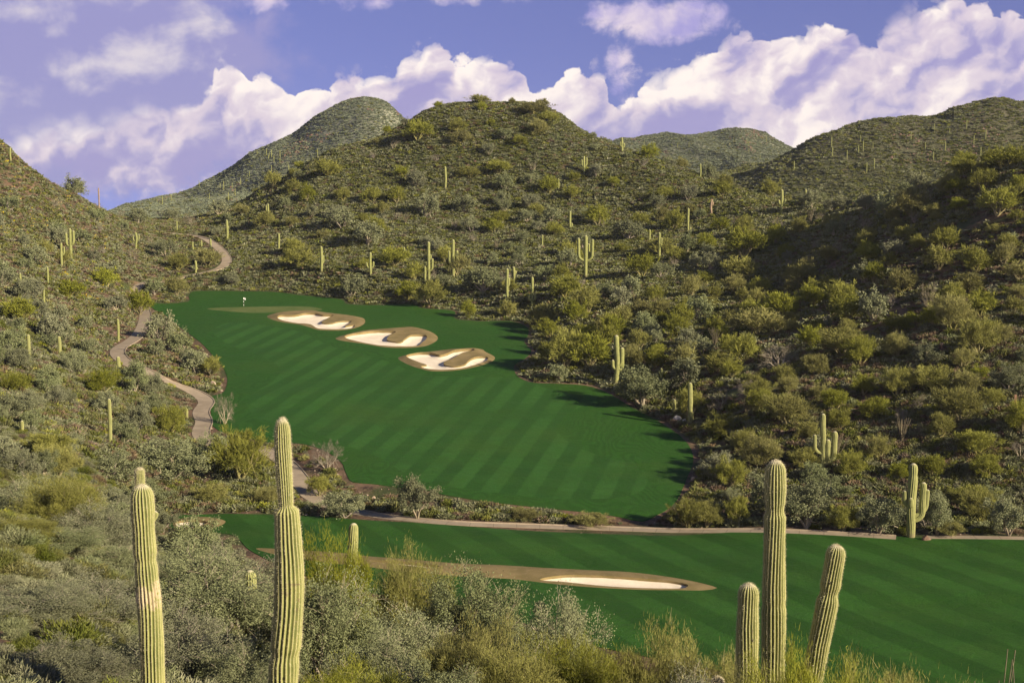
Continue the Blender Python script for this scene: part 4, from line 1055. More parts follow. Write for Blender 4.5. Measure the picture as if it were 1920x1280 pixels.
def saguaro(u, vt, vb, r_px, arms, label, Y=None, seed=1, group=None, dead=False, lean=0.0, necks=1, profile=None, scar=None, name='saguaro', zbase=None, skin=None):
    """u at the foot; vt/vb top and foot rows in the photo (vb None: foot hidden, Y given)"""
    if Y is None:
        p = on_ground(u, vb, 100)
        if p is None: return None
        x, y = p
    else:
        y = Y; x = ray(u, vt)[0] * Y
    z0 = float(zfun(x, y)[0]); zt = CZ + ray(u, vt)[1] * y; h = zt - z0
    if h < .8: h = .8
    R0 = r_px * y / F; lod = 0 if y < 60 else (1 if y < 260 else 2)
    e = bpy.data.objects.new(name, None); COL.objects.link(e); e.location = (x, y, z0 - .1); e.empty_display_size = .3
    tag(e, label, 'cactus', group)
    mat = M[skin] if skin else M['deadcac'] if dead else None
    st = sway((-lean, 0, 0), (0, 0, h + .1), seed, .012 * h if lod else .03)
    me, sp = stem_mesh('stem', st, R0, lod, seed, profile, necks, scar, mat, spines=lod == 0)
    s = link('stem', me, e)
    if sp: link('spines', sp, s)
    for i, (hf, side, reach, rise, rf) in enumerate(arms):
        # hf: height fraction, side: azimuth in degrees (0 = right, 180 = left), reach and rise in stem heights
        ap = np.array(arm_path(0, R(side), reach * h, rise * h)); k = hf * h
        cx = np.interp(k, st[:, 2], st[:, 0]); ap[:, 0] += cx; ap[:, 2] += k
        ma, _ = stem_mesh('arm', ap, R0 * rf, lod, seed + i + 1, [(0, .75), (.2, .95), (.5, 1), (1, .95)], 0, None, mat, base_shrink=.95)
        link('arm', ma, e)
    return e
# foreground: one by one
EO = 30
saguaro(266, 908, None, 20, [(.86, 20, .05, .005, .26)], 'thick saguaro with a pale scar halfway up, one small bud, at the left', Y=32.5, seed=11, necks=1, scar=(.56, .10), profile=[(0, .95), (.35, 1.06), (.55, 1.05), (.62, .98), (.80, 1.0), (.9, .98), (1, .92)], lean=-.12)
saguaro(262, 877, None, 9, [], 'slender saguaro tip rising directly behind the scarred thick saguaro', Y=36, seed=12)
saguaro(529, 783, None, 26, [], 'tallest saguaro on the left, thin upper stem growing from a thicker lower column', Y=28, seed=13, necks=1, lean=.22,
        profile=[(0, 1.0), (.40, .98), (.60, .93), (.70, .87), (.748, .82), (.755, .60), (.760, .47), (.80, .51), (.9, .55), (1, .50)])
saguaro(468, 1068, None, 11, [], 'short slim saguaro left of the tallest left saguaro, half hidden by twigs', Y=60, seed=14)
saguaro(663, 980, None, 9, [], 'short saguaro poking out of the yellow bush before the lower fairway', Y=80, seed=15)
saguaro(1455, 862, None, 20.5, [], 'tallest of the three saguaros at the right with a narrow waist near its top', Y=31, seed=16, lean=-.02, necks=0,
        profile=[(0, 1.02), (.3, .98), (.5, 1.0), (.60, 1.03), (.615, .94), (.63, 1.02), (.80, .92), (.85, .94), (.860, .78), (.872, .74), (.885, .84), (.93, .93), (.97, .86), (1, .84)])
saguaro(1404, 1093, None, 20, [], 'shortest of the three saguaros at the right, leftmost and upright', Y=30, seed=17, necks=0)
saguaro(1570, 1021, None, 18, [], 'saguaro leaning right, rightmost of the three at the right', Y=31, seed=18, lean=.98, necks=2)
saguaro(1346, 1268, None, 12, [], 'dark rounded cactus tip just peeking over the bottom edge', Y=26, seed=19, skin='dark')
SAG = [  # u, v_top, v_base, half width px, arms, label
 (20, 277, 302, 2.2, [(.45, 170, .10, .25, .8)], 'tiny two stemmed saguaro on the skyline at the far left'),
 (116, 455, 500, 2.6, [(.5, 20, .12, .25, .7)], 'saguaro with one arm left of the candelabra saguaro on the left hill'),
 (133, 428, 488, 3.4, [(.45, 180, .12, .32, .8), (.5, 0, .10, .36, .8), (.55, 30, .06, .2, .7)], 'candelabra saguaro with raised arms high on the left hill'),
 (255, 435, 470, 2.2, [(.5, 180, .16, .2, .6), (.55, 0, .14, .2, .6)], 'small saguaro with two raised arms above the uppermost path bend'),
 (39, 512, 545, 2.4, [], 'plain saguaro near the left edge above mid height'),
 (90, 500, 535, 2.2, [], 'slim plain saguaro left of the candelabra, slightly lower'),
 (83, 537, 573, 2.4, [], 'plain saguaro below two others near the left edge'),
 (222, 597, 640, 2.8, [], 'plain saguaro just above the middle bend of the cart path'),
 (55, 627, 686, 3.0, [], 'tall plain saguaro nearest the left edge at mid height'),
 (112, 630, 676, 3.0, [], 'plain saguaro second from the left edge at mid height'),
 (223, 668, 722, 3.4, [(.48, 180, .06, .22, .9)], 'saguaro with a cupped short arm standing before the pale path bend'),
 (245, 688, 730, 2.8, [], 'plain green saguaro right of the one with the cupped arm'),
 (207, 747, 834, 3.3, [], 'tall pole like saguaro alone on the lower left slope'),
 (293, 750, 785, 2.8, [], 'short plain saguaro left of the lower path bend'),
 (42, 788, 812, 3.0, [], 'stubby saguaro near the left edge on the lower slope'),
 (350, 765, 787, 2.6, [], 'stubby saguaro right beside the lower path bend'),
 (426, 412, 452, 2.6, [(.6, 0, .05, .08, .7)], 'plain saguaro just above the uppermost path loop'),
 (362, 453, 472, 1.8, [], 'leftmost short saguaro inside the uppermost path loop'),
 (378, 450, 466, 1.8, [], 'middle short saguaro inside the uppermost path loop'),
 (395, 447, 463, 2.0, [], 'rightmost short saguaro inside the uppermost path loop'),
 (367, 488, 512, 2.4, [(.3, 0, .1, .1, .6)], 'short saguaro under the uppermost path loop beside the path'),
 (332, 414, 436, 1.5, [], 'thin brown saguaro at the far end of the cart path'),
 (503, 382, 410, 2.0, [(.5, 180, .12, .3, .8)], 'faint saguaro with one arm on the left shoulder of the middle hill'),
 (523, 437, 468, 2.2, [], 'plain saguaro on the lower left shoulder of the middle hill'),
 (603, 462, 510, 2.8, [(.3, 170, .08, .2, .7), (.35, 10, .07, .25, .7)], 'saguaro with low close arms behind the putting green'),
 (695, 473, 517, 2.6, [(.35, 180, .15, .12, .7), (.35, 0, .13, .17, .7)], 'cross shaped saguaro left of centre at the hill foot'),
 (758, 463, 490, 2.0, [], 'short plain saguaro right of the cross shaped one'),
 (804, 453, 528, 3.3, [(.28, 0, .09, .24, .7), (.55, 10, .05, .1, .6)], 'tall saguaro with a right arm and small companion, left of the many armed pair'),
 (797, 499, 530, 2.4, [], 'short saguaro standing close against the left of a tall one'),
 (850, 449, 520, 3.3, [(.35, 180, .10, .28, .8), (.35, 0, .10, .30, .8), (.3, 60, .08, .2, .8)], 'candelabra saguaro at the foot of the middle hill, behind the turf'),
 (835, 312, 353, 2.4, [], 'plain saguaro alone high on the middle hill'),
 (1095, 293, 326, 2.4, [(.45, 180, .12, .3, .8), (.45, 0, .14, .4, .8)], 'forked saguaro high on the right flank of the middle hill'),
 (1047, 335, 356, 2.0, [], 'small pale saguaro on the upper right part of the middle hill'),
 (1166, 258, 286, 2.4, [(.4, 180, .12, .25, .7), (.35, 0, .12, .2, .7)], 'armed saguaro on the skyline right of the hilltop'),
 (1069, 396, 430, 2.4, [(.15, 0, .09, .15, .8)], 'plain saguaro above the many armed one on the middle hill'),
 (1098, 441, 522, 3.8, [(.42, 180, .16, .40, .75), (.42, 0, .15, .38, .75), (.5, 60, .14, .2, .7), (.4, 30, .10, .15, .7)], 'largest many armed saguaro on the middle hill with a browned foot'),
 (951, 503, 562, 3.0, [(.45, 0, .06, .22, .8)], 'saguaro with one close right arm behind the right corner of the turf'),
 (963, 500, 530, 3.0, [(.6, 150, .14, .08, .9), (.6, 0, .10, .1, .8)], 'stout saguaro with curled arms right of a taller one'),
 (998, 519, 577, 2.8, [(.25, 180, .10, .10, .9), (.25, 0, .10, .14, .9)], 'saguaro with short low arms at the right corner of the turf'),
 (1017, 440, 462, 1.8, [], 'small plain saguaro left of the many armed one'),
 (1218, 430, 452, 2.0, [], 'small plain saguaro left of the twin stemmed one on the hill'),
 (1236, 436, 484, 2.7, [(.45, 0, .08, .3, .8)], 'twin stemmed saguaro at the join of the middle and right hills'),
 (1290, 390, 434, 2.5, [(.05, 0, .10, .08, .9)], 'plain saguaro with a tiny foot pup on the upper right slope'),
 (1465, 355, 403, 3.0, [(.4, 180, .10, .12, .8), (.42, 0, .13, .12, .8), (.35, 30, .08, .1, .7)], 'armed saguaro on the right saddle below the distant mountain'),
 (1510, 355, 388, 2.0, [], 'slim saguaro right of the armed one on the saddle'),
 (1313, 307, 334, 1.7, [], 'slim saguaro on the skyline ridge at the right of the middle hill'),
 (1181, 567, 597, 2.3, [], 'plain saguaro among the bushes right of the turf corner'),
 (1155, 628, 722, 5.2, [(.33, 180, .085, .12, .7), (.40, 0, .085, .30, .85), (.30, 20, .11, .30, .75)], 'large saguaro with raised arms beside the dark tree that shades the turf'),
 (1240, 690, 712, 2.4, [], 'small grey saguaro stub right of the large armed saguaro'),
 (1293, 717, 796, 4.0, [(.02, 0, .06, .25, .5)], 'slender leaning brownish saguaro beside the white boulders'),
 (1264, 748, 776, 3.0, [], 'short saguaro stump left of the white boulders'),
 (1541, 775, 880, 5.0, [(.30, 180, .15, .22, .65), (.10, 0, .09, .38, .95), (.12, 0, .20, .42, 1.0), (.5, 60, .05, .02, .6)], 'many armed saguaro right of the tall foreground saguaro on the hillside'),
 (1708, 868, 1007, 8.2, [(.44, 180, .085, .14, .55), (.42, 250, .05, .10, .55), (.24, 0, .145, .40, .72), (.30, 0, .20, .20, .5)], 'tall armed saguaro standing at the edge of the path on the right'),
]
for i, (u, vt, vb, rp, arms, lb) in enumerate(SAG):
    saguaro(u, vt, vb, rp, arms, lb, seed=40 + i * 5)
saguaro(1334, 373, 402, 2.2, [(.6, 0, .12, .15, .7)], 'dead reddish saguaro on the upper right slope', seed=400, dead=True)
saguaro(186, 352, 394, 1.3, [], 'grey dead saguaro pole on the skyline of the left saddle', seed=401, dead=True)

MARKS = [(133, 460, 'candelabra saguaro on the left hill'), (255, 455, 'small armed saguaro above the path'), (83, 555, 'saguaro trio near the left edge'), (425, 480, 'uppermost loop of the cart path'),
 (240, 655, 'pale middle bend of the cart path'), (223, 700, 'saguaro with a cupped arm'), (207, 790, 'pole like saguaro lower left'), (385, 780, 'lower path bend beside the turf'), (84, 655, 'two tall saguaros at the left edge'),
 (457, 560, 'golf flag'), (603, 490, 'saguaro behind the putting green'), (695, 500, 'cross shaped saguaro'), (804, 490, 'tall one armed saguaro at the hill foot'), (850, 490, 'candelabra saguaro behind the turf'),
 (835, 332, 'lone saguaro high on middle hill'), (1095, 310, 'forked saguaro on the middle hill'), (1047, 345, 'small pale saguaro upper middle'), (1166, 272, 'armed skyline saguaro'), (1069, 415, 'saguaro above the many armed one'),
 (1098, 480, 'largest many armed saguaro'), (957, 530, 'curled arm saguaro at turf corner'), (1236, 460, 'twin stemmed saguaro'), (1290, 412, 'saguaro with a foot pup'), (1333, 388, 'dead reddish saguaro'), (1465, 380, 'armed saguaro on the right saddle'),
 (1181, 582, 'plain saguaro right of turf corner'), (1155, 680, 'large armed saguaro by the dark tree'), (1275, 785, 'white boulders'), (1541, 830, 'many armed saguaro on right hillside'), (1708, 940, 'armed saguaro by the path'),
 (1765, 653, 'short orange capped post'), (1902, 770, 'rusty sign post'), (1710, 380, 'bright palo verde on right crest'), (890, 190, 'rocky top of the middle hill'), (783, 245, 'large palo verde on left shoulder'),
 (600, 380, 'left shoulder of the middle hill'), (1860, 300, 'top right corner of the hill'), (1300, 870, 'right tip of the upper fairway'), (450, 850, 'big rounded palo verde by the path'), (262, 1000, 'scarred thick saguaro'), (523, 950, 'tallest left saguaro'),
 (1455, 930, 'tallest right foreground saguaro'), (1500, 560, 'dark gully on the right hillside'), (1650, 620, 'silver tree on the right hillside')]
ORD30 = 'first second third fourth fifth sixth seventh eighth ninth tenth eleventh twelfth thirteenth fourteenth fifteenth sixteenth seventeenth eighteenth nineteenth twentieth twenty-first twenty-second twenty-third twenty-fourth twenty-fifth twenty-sixth twenty-seventh twenty-eighth twenty-ninth thirtieth'.split()
def left_to_right(group, fmt):
    L = [o for o in COL.objects if o.get('group') == group]; L.sort(key=lambda o: project(o.location.x, o.location.y, o.location.z)[0])
    for i, o in enumerate(L): o['label'] = fmt.format('leftmost' if i == 0 else ORD30[min(i, 29)] + ' from the left')
def landmark_labels():
    rows = {}
    for e, kind, x, y, h in shared:
        u, v = project(x, y, float(zfun(x, y)[0]) + h * .5)
        m = min(MARKS, key=lambda q: (q[0] - u) ** 2 + ((q[1] - v) * 1.6) ** 2); du, dv = u - m[0], v - m[1]
        d = ('right of' if du > 0 else 'left of') if abs(du) > abs(dv) * 1.3 else ('below' if dv > 0 else 'above')
        rows.setdefault((kind, m[2], d), []).append((du * du + dv * dv, e))
    ORD = ['nearest', 'second', 'third', 'fourth', 'fifth', 'sixth', 'seventh', 'eighth', 'ninth', 'tenth', 'eleventh', 'twelfth', 'thirteenth', 'fourteenth', 'fifteenth', 'sixteenth']
    K = {'P': 'yellow green palo verde', 'G': 'grey green tree', 'D': 'bare brown shrub'}
    for (kind, m, d), L in rows.items():
        L.sort(key=lambda q: q[0])
        for i, (_, e) in enumerate(L):
            e['label'] = f'{K[kind]}, {ORD[i]} one {d} the {m}' if i < 16 else f'{K[kind]} farther {d} the {m}'
            if len(e['label'].split()) > 16: e['label'] = e['label'].replace(' one ', ' ').replace(' the ', ' ')
landmark_labels()

# tiny far saguaros dotted over the distant slopes, all of one mesh
def far_saguaros():
    me, _ = stem_mesh('distant_saguaro', [(0, 0, 0), (0, 0, 3), (0, 0, 6.5)], .30, 2, 5)
    r = random.Random(3); spots = []
    for reg, (u0, u1, v0, v1), n in (('f', (290, 640, 290, 400), 26), ('m', (1480, 1910, 240, 370), 22), ('m', (1170, 1460, 262, 300), 8)):
        c = 0; k = 0
        while c < n and k < 500:
            k += 1; u = r.uniform(u0, u1); v = r.uniform(v0, v1); p = hit(u, v, zfun, 1300, 60)
            if p is None or p[1] < 600: continue
            spots.append((p[0], p[1], reg)); c += 1
    for x, y, reg in spots:
        o = link('distant_saguaro', me, None, (x, y, float(zfun(x, y)[0]) - .2)); k_ = r.uniform(.5, .9); o.scale = (k_, k_, k_)
        tag(o, 'tiny saguaro on the far left mountain slope' if reg == 'f' else 'tiny saguaro on the distant right mountains', 'cactus', 'saguaros on the far left slope' if reg == 'f' else 'saguaros on the distant right mountains')
far_saguaros()

# ------------------------------------------------------------------ ocotillos, boulders, flag, posts
def ocotillo_mesh(seed, n, H, w, spread):
    r = np.random.default_rng(seed); parts = []
    for i in range(n):
        a = r.uniform(0, 6.28); t = r.uniform(.1, 1) * spread; s = np.linspace(0, 1, 7); h = H * r.uniform(.6, 1)
        P = np.stack([np.cos(a) * (t * h * s ** 1.1) + r.normal(0, .01, 7) * h, np.sin(a) * (t * h * s ** 1.1) + r.normal(0, .01, 7) * h, h * s], 1)
        parts.append(tube(P, w * np.linspace(1, .45, 7), 5))
    V, Q = join(parts); return mk_mesh('ocotillo', V, Q, M['ocotillo'])
def plant(me, x, y, label, group=None, name='ocotillo', cat='ocotillo', sc=1.0):
    o = link(name, me, None, (x, y, float(zfun(x, y)[0]) - .05)); o.scale = (sc,) * 3; o.rotation_euler[2] = random.uniform(0, 6); return tag(o, label, cat, group)
Yo = 27; xo = ray(1880, 1240)[0] * Yo
hh = z_at(1200, Yo) - float(zfun(xo, Yo)[0])
plant(ocotillo_mesh(1, 16, hh * 1.05, .022, .16), xo, Yo, 'ocotillo of bare upright canes in the bottom right corner')
om = [ocotillo_mesh(20 + i, 20, 4.0, .055, .55) for i in range(3)]
for i, (u, v) in enumerate([(345, 650), (313, 655), (1745, 590), (1292, 790), (1690, 830), (1400, 780), (1620, 430), (1520, 420), (1570, 860), (930, 470), (1340, 650), (760, 420)]):
    p = on_ground(u, v, 100)
    if p: 
        lft = u < 500
        plant(om[i % 3], p[0], p[1], 'bare ocotillo with spreading canes on the bank left of the turf' if lft else 'bare ocotillo with spreading canes among the hillside scrub',
                'ocotillos left of the turf' if lft else 'ocotillos on the hillsides', sc=1.0)
def boulder(u, v, w_px, h_px, mat, label, seed, group=None, name='boulder', peak=0):
    import bmesh
    p = on_ground(u, v, 100)
    if p is None: return
    x, y = p; w = w_px * y / F; h = h_px * y / F
    bm = bmesh.new(); bmesh.ops.create_icosphere(bm, subdivisions=4, radius=1.0); r = np.random.default_rng(seed)
    C = [Vector(c / np.linalg.norm(c)) for c in r.normal(0, 1, (14, 3))]; D = r.uniform(.55, .85, 14)
    for vv in bm.verts:
        q = vv.co.copy()
        for c, d in zip(C, D):
            e = q.dot(c) - d
            if e > 0: q -= c * e * .92
        vv.co = q + q.normalized() * .03 * math.sin(q.x * 11 + q.y * 7) * math.sin(q.z * 9)
        if peak: vv.co.x *= 1 - .6 * max(0, vv.co.z); vv.co.y *= 1 - .6 * max(0, vv.co.z)
        vv.co = Vector((vv.co.x * w / 2, vv.co.y * w / 2 * .8, vv.co.z * h * (.75 if not peak else .9)))
    me = bpy.data.meshes.new(name); bm.to_mesh(me); bm.free(); me.materials.append(mat)
    o = link(name, me, None, (x, y, float(zfun(x, y)[0]) + h * .15)); tag(o, label, 'boulder', group)
boulder(400, 724, 16, 13, M['rock_p'], 'rounded pinkish boulder at the left edge of the turf', 1)
boulder(1270, 790, 18, 16, M['rock_w'], 'left one of two whitish boulders on the bank right of the turf', 2)
boulder(1283, 794, 14, 14, M['rock_w'], 'right one of two whitish boulders on the bank right of the turf', 3)
boulder(1736, 1012, 22, 12, M['rock_r'], 'pointed reddish rock beside the path at the armed saguaro foot', 4, peak=1)
for i, (u, v, w, h) in enumerate([(650, 925, 14, 8), (700, 935, 12, 7), (850, 955, 12, 8), (880, 965, 14, 8), (930, 960, 10, 6), (1040, 975, 12, 8), (620, 912, 10, 8), (1300, 900, 12, 8), (1310, 880, 10, 7), (830, 940, 10, 6), (760, 935, 10, 7)]):
    boulder(u, v, w, h, M['rock_p'] if i % 2 else M['rock_r'], 'angular stone lying on the wash bank along the turf edge', 20 + i, 'stones along the wash')
# flagstick on the green
def flag():
    x, y = plane_px([(457, 573)], 'up')[0]; z = float(zfun(x, y)[0]) + .06
    e = bpy.data.objects.new('golf_flag', None); COL.objects.link(e); e.location = (x, y, z); tag(e, 'white flag on a striped pole in the putting green', 'golf flag')
    pole = []; r = .045
    for k in range(5):
        V, Q = tube([(0, 0, k * .44), (0, 0, (k + 1) * .44)], r, 8)
        link('pole', mk_mesh('pole', V, Q, M['white'] if k % 2 == 0 else M['black']), e)
    gx, gz = np.meshgrid(np.linspace(0, .62, 9), np.linspace(0, .5, 5)); yv = .05 * np.sin(gx * 9); n = gx.size
    V = np.concatenate([np.column_stack([gx.ravel() * .9, yv.ravel() - .006, gz.ravel() + 1.7 - .25 * gx.ravel()]), np.column_stack([gx.ravel() * .9, yv.ravel() + .006, gz.ravel() + 1.7 - .25 * gx.ravel()])])
    Q = []
    for i in range(4):
        for j in range(8): a = i * 9 + j; Q.append([a, a + 1, a + 10, a + 9]); Q.append([n + a + 9, n + a + 10, n + a + 1, n + a])
    link('flag_cloth', mk_mesh('flag_cloth', V, Q, M['white']), e)
flag()
def post(u, v, h_px, w_px, label, sign=False, head=False):
    p = on_ground(u, v, 100); x, y = p; h = h_px * y / F; w = w_px * y / F
    e = bpy.data.objects.new('marker_post', None); COL.objects.link(e); e.location = (x, y, float(zfun(x, y)[0]) - .1); tag(e, label, 'post')
    V, Q = tube([(0, 0, 0), (0.01, 0, h * .5), (0, 0, h)], w / 2, 8); link('post', mk_mesh('post', V, Q, M['wood']), e)
    if sign:
        a, b, c = w * 1.5, .04, h * .16
        V = [(sx * a, sy * b, h + sz * c) for sx in (-1, 1) for sy in (-1, 1) for sz in (-1, 1)]
        link('sign_board', mk_mesh('sign_board', V, [[0, 1, 3, 2], [4, 6, 7, 5], [0, 4, 5, 1], [2, 3, 7, 6], [0, 2, 6, 4], [1, 5, 7, 3]], M['wood']), e)
    if head:
        V, Q = tube([(0, 0, h), (0, 0, h + .3), (0, 0, h + .5)], [w * .6, w * .75, w * .3], 8); link('cap', mk_mesh('cap', V, Q, M['deadcac']), e)
post(1902, 797, 52, 1.5, 'thin rusty post with a small board at the right edge of the hillside', sign=True)
post(1765, 660, 14, 4.0, 'short brown post with an orange cap among scrub on the right hillside', head=True)

# ------------------------------------------------------------------ low scrub, stones and tufts nobody could count: instanced on scattered points
def shrub_mesh(name, mat, seed, n, L, W, dome=True, up=.3, flat_=.75, extra=None):
    r = np.random.default_rng(seed); d = r.normal(0, 1, (n, 3)); d[:, 2] = np.abs(d[:, 2]); d /= np.linalg.norm(d, axis=1)[:, None]
    rad = r.uniform(.25, 1, n) ** .6 * .5; lump = 1 + .28 * np.sin(d[:, 0] * 5 + seed) * np.cos(d[:, 1] * 6 + seed * 2)
    base = d * (rad * lump)[:, None] * np.array([1, 1, flat_]); dirs = d + r.normal(0, .5, (n, 3)) + np.array([0, 0, up])
    V, Q = blades(r, base, dirs, r.uniform(.6, 1.3, n) * L, r.uniform(.6, 1.3, n) * W); V[:, 2] = np.maximum(V[:, 2], 0)
    me = mk_mesh(name, V, Q, mat)
    if extra:
        me.materials.append(extra); idx = np.zeros(n, np.int32); idx[(base[:, 2] > .16) & (r.random(n) < .6)] = 1; me.polygons.foreach_set('material_index', idx)
    return me
def rock_mesh(name, mat, seed):
    import bmesh
    bm = bmesh.new(); bmesh.ops.create_icosphere(bm, subdivisions=1, radius=.5); r = np.random.default_rng(seed)
    for v in bm.verts: v.co *= r.uniform(.7, 1.1); v.co.z *= .65
    me = bpy.data.meshes.new(name); bm.to_mesh(me); bm.free(); me.materials.append(mat); return me
def collection(name, meshes):
    c = bpy.data.collections.new(name)
    for i, me in enumerate(meshes): o = bpy.data.objects.new(f'{name}_{i:02d}', me); c.objects.link(o)
    return c
def instancer(name, pts, scl, rot, idx, coll, label, cat):
    me = bpy.data.meshes.new(name); me.vertices.add(len(pts)); me.vertices.foreach_set('co', np.asarray(pts, np.float32).ravel())
    a = me.attributes.new('s', 'FLOAT_VECTOR', 'POINT'); a.data.foreach_set('vector', np.asarray(scl, np.float32).ravel())
    a = me.attributes.new('r', 'FLOAT_VECTOR', 'POINT'); a.data.foreach_set('vector', np.asarray(rot, np.float32).ravel())
    a = me.attributes.new('i', 'INT', 'POINT'); a.data.foreach_set('value', np.asarray(idx, np.int32))
    me.update(); o = link(name, me)
    g = bpy.data.node_groups.new(name, 'GeometryNodeTree')
    g.interface.new_socket('Geometry', in_out='INPUT', socket_type='NodeSocketGeometry'); g.interface.new_socket('Geometry', in_out='OUTPUT', socket_type='NodeSocketGeometry')
    N = g.nodes; gi = N.new('NodeGroupInput'); go = N.new('NodeGroupOutput'); ip = N.new('GeometryNodeInstanceOnPoints'); ci = N.new('GeometryNodeCollectionInfo')
    ci.inputs[0].default_value = coll; ci.inputs[1].default_value = True; ci.inputs[2].default_value = True
    def na(nm, ty): q = N.new('GeometryNodeInputNamedAttribute'); q.data_type = ty; q.inputs[0].default_value = nm; return q.outputs[0]
    g.links.new(gi.outputs[0], ip.inputs['Points']); g.links.new(ci.outputs[0], ip.inputs['Instance']); ip.inputs['Pick Instance'].default_value = True
    g.links.new(na('i', 'INT'), ip.inputs['Instance Index']); g.links.new(na('r', 'FLOAT_VECTOR'), ip.inputs['Rotation']); g.links.new(na('s', 'FLOAT_VECTOR'), ip.inputs['Scale'])
    g.links.new(ip.outputs[0], go.inputs[0])
    m = o.modifiers.new('scatter', 'NODES'); m.node_group = g
    return tag(o, label, cat, None, 'stuff')
M['sh_far'] = leaf('pale_hazed_scrub', (.185, .215, .150), (.245, .265, .190), (.16, .19, .13), .05)  # greyish plants, with distance haze painted into their colour
mats = [M['sh_g'], M['sh_o'], M['sh_b'], M['gv'], M['pv']]
def variants(n, L, W, seed):
    out = []
    for i, mt in enumerate(mats):
        for k in range(2): out.append(shrub_mesh('scrub', mt, seed + i * 10 + k, n, L, W, up=.5 if i in (1, 4) else .2, flat_=.8 if i != 1 else 1.0))
    out.append(shrub_mesh('scrub', M['sh_g'], seed + 99, n, L, W, extra=M['sh_y']))
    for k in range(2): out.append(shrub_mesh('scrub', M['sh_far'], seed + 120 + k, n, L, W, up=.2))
    return out
cA = collection('scrub_far', variants(70, .30, .19, 1)); cB = collection('scrub_mid', variants(300, .22, .085, 2)); cC = collection('scrub_near', variants(4200, .085, .015, 3))
cR = collection('stones', [rock_mesh('stone', M['rock_r'], 1), rock_mesh('stone', M['rock_r'], 2), rock_mesh('stone', M['rock_p'], 3), rock_mesh('stone', M['rock_p'], 4)])

def scrub_points(n, y0, y1, seed, smin, smax, lean=1.0, turf_gap=1.5):
    x, y = scatter(n, y0, y1, seed, turf_gap, 2.5, 1.6)
    s = seen_mask(x, y, 1.0); x, y = x[s], y[s]
    r = np.random.default_rng(seed + 1); n = len(x)
    # patchy density
    dn = fbm(x / 14, y / 14, 71, 3); a = x / y
    left = (a < U2A(440))
    thr = np.where(left & (y > 200), -.30, -.75)
    thr = np.where((a > U2A(1050)) & (y < 330), -.26, thr)
    du, dl = golf_d(x, y); thr = np.where((np.minimum(du, dl) < 7) & (y < 260), .05, thr)
    keep = dn + r.uniform(-.35, .35, n) > thr
    x, y = x[keep], y[keep]; n = len(x); a = x / y
    z = zfun(x, y)
    pick = r.random(n); big = fbm(x / 25, y / 25, 81, 3); idx = np.zeros(n, int)
    idx = np.where(pick < .36 - big * .2, 0, np.where(pick < .70, 1, np.where(pick < .77, 2, np.where(pick < .92, 3, 4))))
    # the left and right hills are browner, with some yellow bloom on the left
    br = ((a < U2A(400)) & (y > 180)) | ((a > U2A(1200)) & (y < 300)); idx = np.where(br & (r.random(n) < .20), 2, idx)
    idx = np.where((y > 560) & (idx == 2), 1, idx); idx = np.where((y < 180) & (idx == 2) & (r.random(n) < .85), 3, idx)
    idx = idx * 2 + r.integers(0, 2, n)
    fl = (a < U2A(200)) & (y > 330) & (r.random(n) < .07 + .12 * (fbm(x / 12, y / 12, 91, 2) > .25)); idx = np.where(fl, 10, idx)
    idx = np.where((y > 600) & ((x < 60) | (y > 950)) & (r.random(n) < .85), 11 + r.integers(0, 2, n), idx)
    sz = r.uniform(0, 1, n) ** 2.0 * (smax - smin) + smin
    return x, y, z, idx, sz, r
def emit(name, coll, label, *args, **kw):
    x, y, z, idx, sz, r = scrub_points(*args, **kw)
    S = np.column_stack([sz * r.uniform(.85, 1.25, len(sz)), sz * r.uniform(.85, 1.25, len(sz)), sz * r.uniform(.6, 1.0, len(sz))])
    instancer(name, np.column_stack([x, y, z - .04]), S, np.column_stack([np.zeros(len(x)), np.zeros(len(x)), r.uniform(0, 6.28, len(x))]), idx, coll, label, 'scrub')
    print(name, len(x))
emit('near_scrub', cC, 'dense low desert scrub under the foreground trees', 9500, 20, 178, 1, .6, 2.1)
emit('slope_scrub', cB, 'low grey and olive scrub on the nearer slopes', 60000, 178, 260, 2, .5, 2.0)
emit('hill_scrub', cA, 'countless low bushes covering the middle and side hills', 320000, 260, 575, 3, .5, 1.75)
emit('mountain_scrub', cA, 'scattered bushes texturing the distant mountains', 220000, 575, 1260, 4, .8, 2.3)
def stones():
    x, y = scatter(60000, 60, 480, 9, .5, 1.5); s = seen_mask(x, y, .3); x, y = x[s], y[s]
    r = np.random.default_rng(10); du, dl = golf_d(x, y); d = np.minimum(du, dl); a = x / y
    pr = np.where(d < 10, .5, .10) + np.where((a < U2A(330)) & (y > 300), .25, 0); k = r.random(len(x)) < pr; x, y, d = x[k], y[k], d[k]
    n = len(x); sz = r.uniform(.12, .4, n) * np.where(r.random(n) < .06, 2.0, 1); 
    idx = np.where(d < 8, r.integers(1, 4, n), r.integers(0, 3, n))
    instancer('loose_stones', np.column_stack([x, y, zfun(x, y)]), np.column_stack([sz, sz * .8, sz * .8]), r.uniform(0, 6.28, (n, 3)) * np.array([.1, .1, 1]), idx, cR, 'loose brown and pinkish stones lying over the slopes and wash', 'stones')
stones()
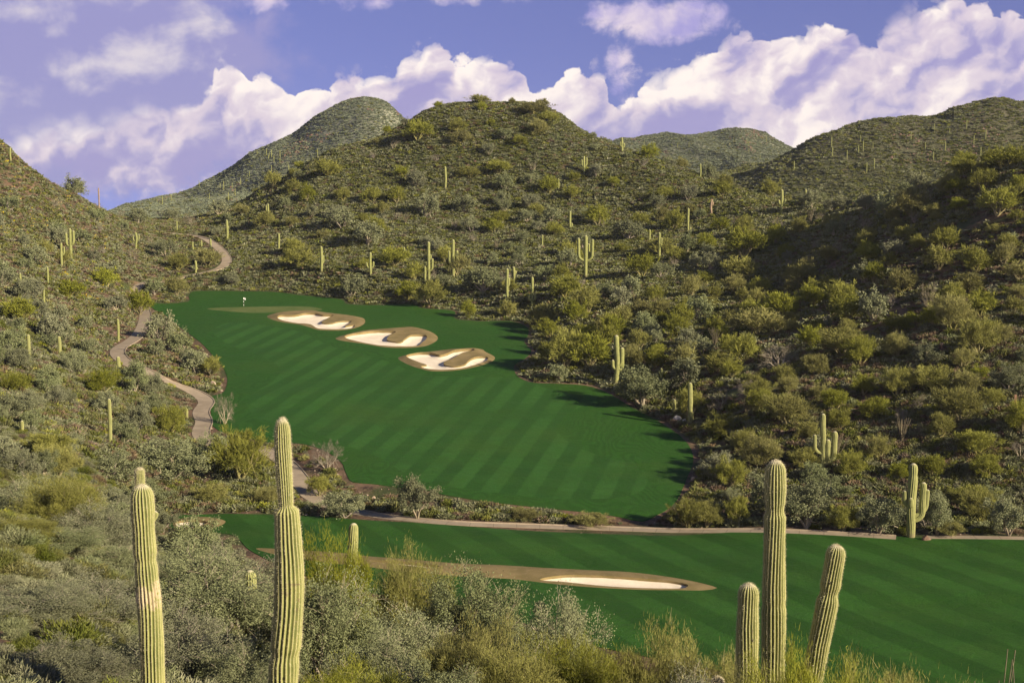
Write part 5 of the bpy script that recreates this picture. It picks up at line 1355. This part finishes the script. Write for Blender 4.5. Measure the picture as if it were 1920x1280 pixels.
def outcrops():
    r = np.random.default_rng(33); y = np.sqrt(r.uniform(230 ** 2, 1200 ** 2, 90000)); a = r.uniform(-.375, .375, len(y)); x = a * y
    du, dl = golf_d(x, y); k = (du > 5) & (dl > 5); x, y, a = x[k], y[k], a[k]; s_ = seen_mask(x, y, .5); x, y, a = x[s_], y[s_], a[s_]
    d = np.full(len(x), 9.0); m = (y > 150) & (y < 540); d[m] = near_path(x[m], y[m])[0]
    nz = fbm(x / 16, y / 40, 131, 4) + .22 * (np.abs(a + .33) < .06) * (y > 300) + .18 * ((a > .16) & (y > 640) & (y < 860)) + .22 * ((np.abs(x - 22) < 30) & (y > 490) & (y < 535))
    k = (nz > .40) & (d > 4); x, y = x[k], y[k]; n = len(x); sz = r.uniform(.4, 1.3, n) * np.interp(y, [230, 500, 1000], [.8, 1.2, 2.2]); print('outcrops', n)
    instancer('rock_outcrops', np.column_stack([x, y, zfun(x, y)]), np.column_stack([sz, sz * .8, sz * r.uniform(.7, 1.5, n)]), r.uniform(0, 6.28, (n, 3)) * np.array([.08, .08, 1]), r.integers(0, 2, n), cR, 'dark reddish rock outcrops breaking through the scrub on hills', 'rocks')
outcrops()
def haze():
    m = bpy.data.materials.new('desert_air'); m.use_nodes = True; t = NT(m.node_tree); t.n.clear()
    out = t.node('ShaderNodeOutputMaterial'); v = t.node('ShaderNodeVolumePrincipled'); t.l.new(v.outputs[0], out.inputs['Volume'])
    v.inputs['Color'].default_value = (.80, .88, 1.0, 1); v.inputs['Density'].default_value = .000042; v.inputs['Anisotropy'].default_value = .0
    X, Y0, Y1, Z0, Z1 = 2200, -60, 3300, -110, 175
    V = [(x, y, z) for x in (-X, X) for y in (Y0, Y1) for z in (Z0, Z1)]
    me = mk_mesh('haze', V, [[0, 1, 3, 2], [4, 6, 7, 5], [0, 4, 5, 1], [2, 3, 7, 6], [0, 2, 6, 4], [1, 5, 7, 3]], m)
    tag(link('haze', me), 'thin bluish desert haze over the far slopes', 'haze', None, 'stuff')
    SC.cycles.volume_bounces = 0
haze()
left_to_right('saguaros on the distant right mountains', 'tiny saguaro, {} on the distant right mountains')
left_to_right('saguaros on the far left slope', 'tiny saguaro, {} on the far left mountain slope')
left_to_right('stones along the wash', 'angular stone, {} along the wash bank by the turf edge')
left_to_right('ocotillos on the hillsides', 'bare ocotillo, {} of those in the hillside scrub')
left_to_right('ocotillos left of the turf', 'bare ocotillo, {} of two on the bank left of the turf')
print('counts', cnt, len(bpy.data.objects))
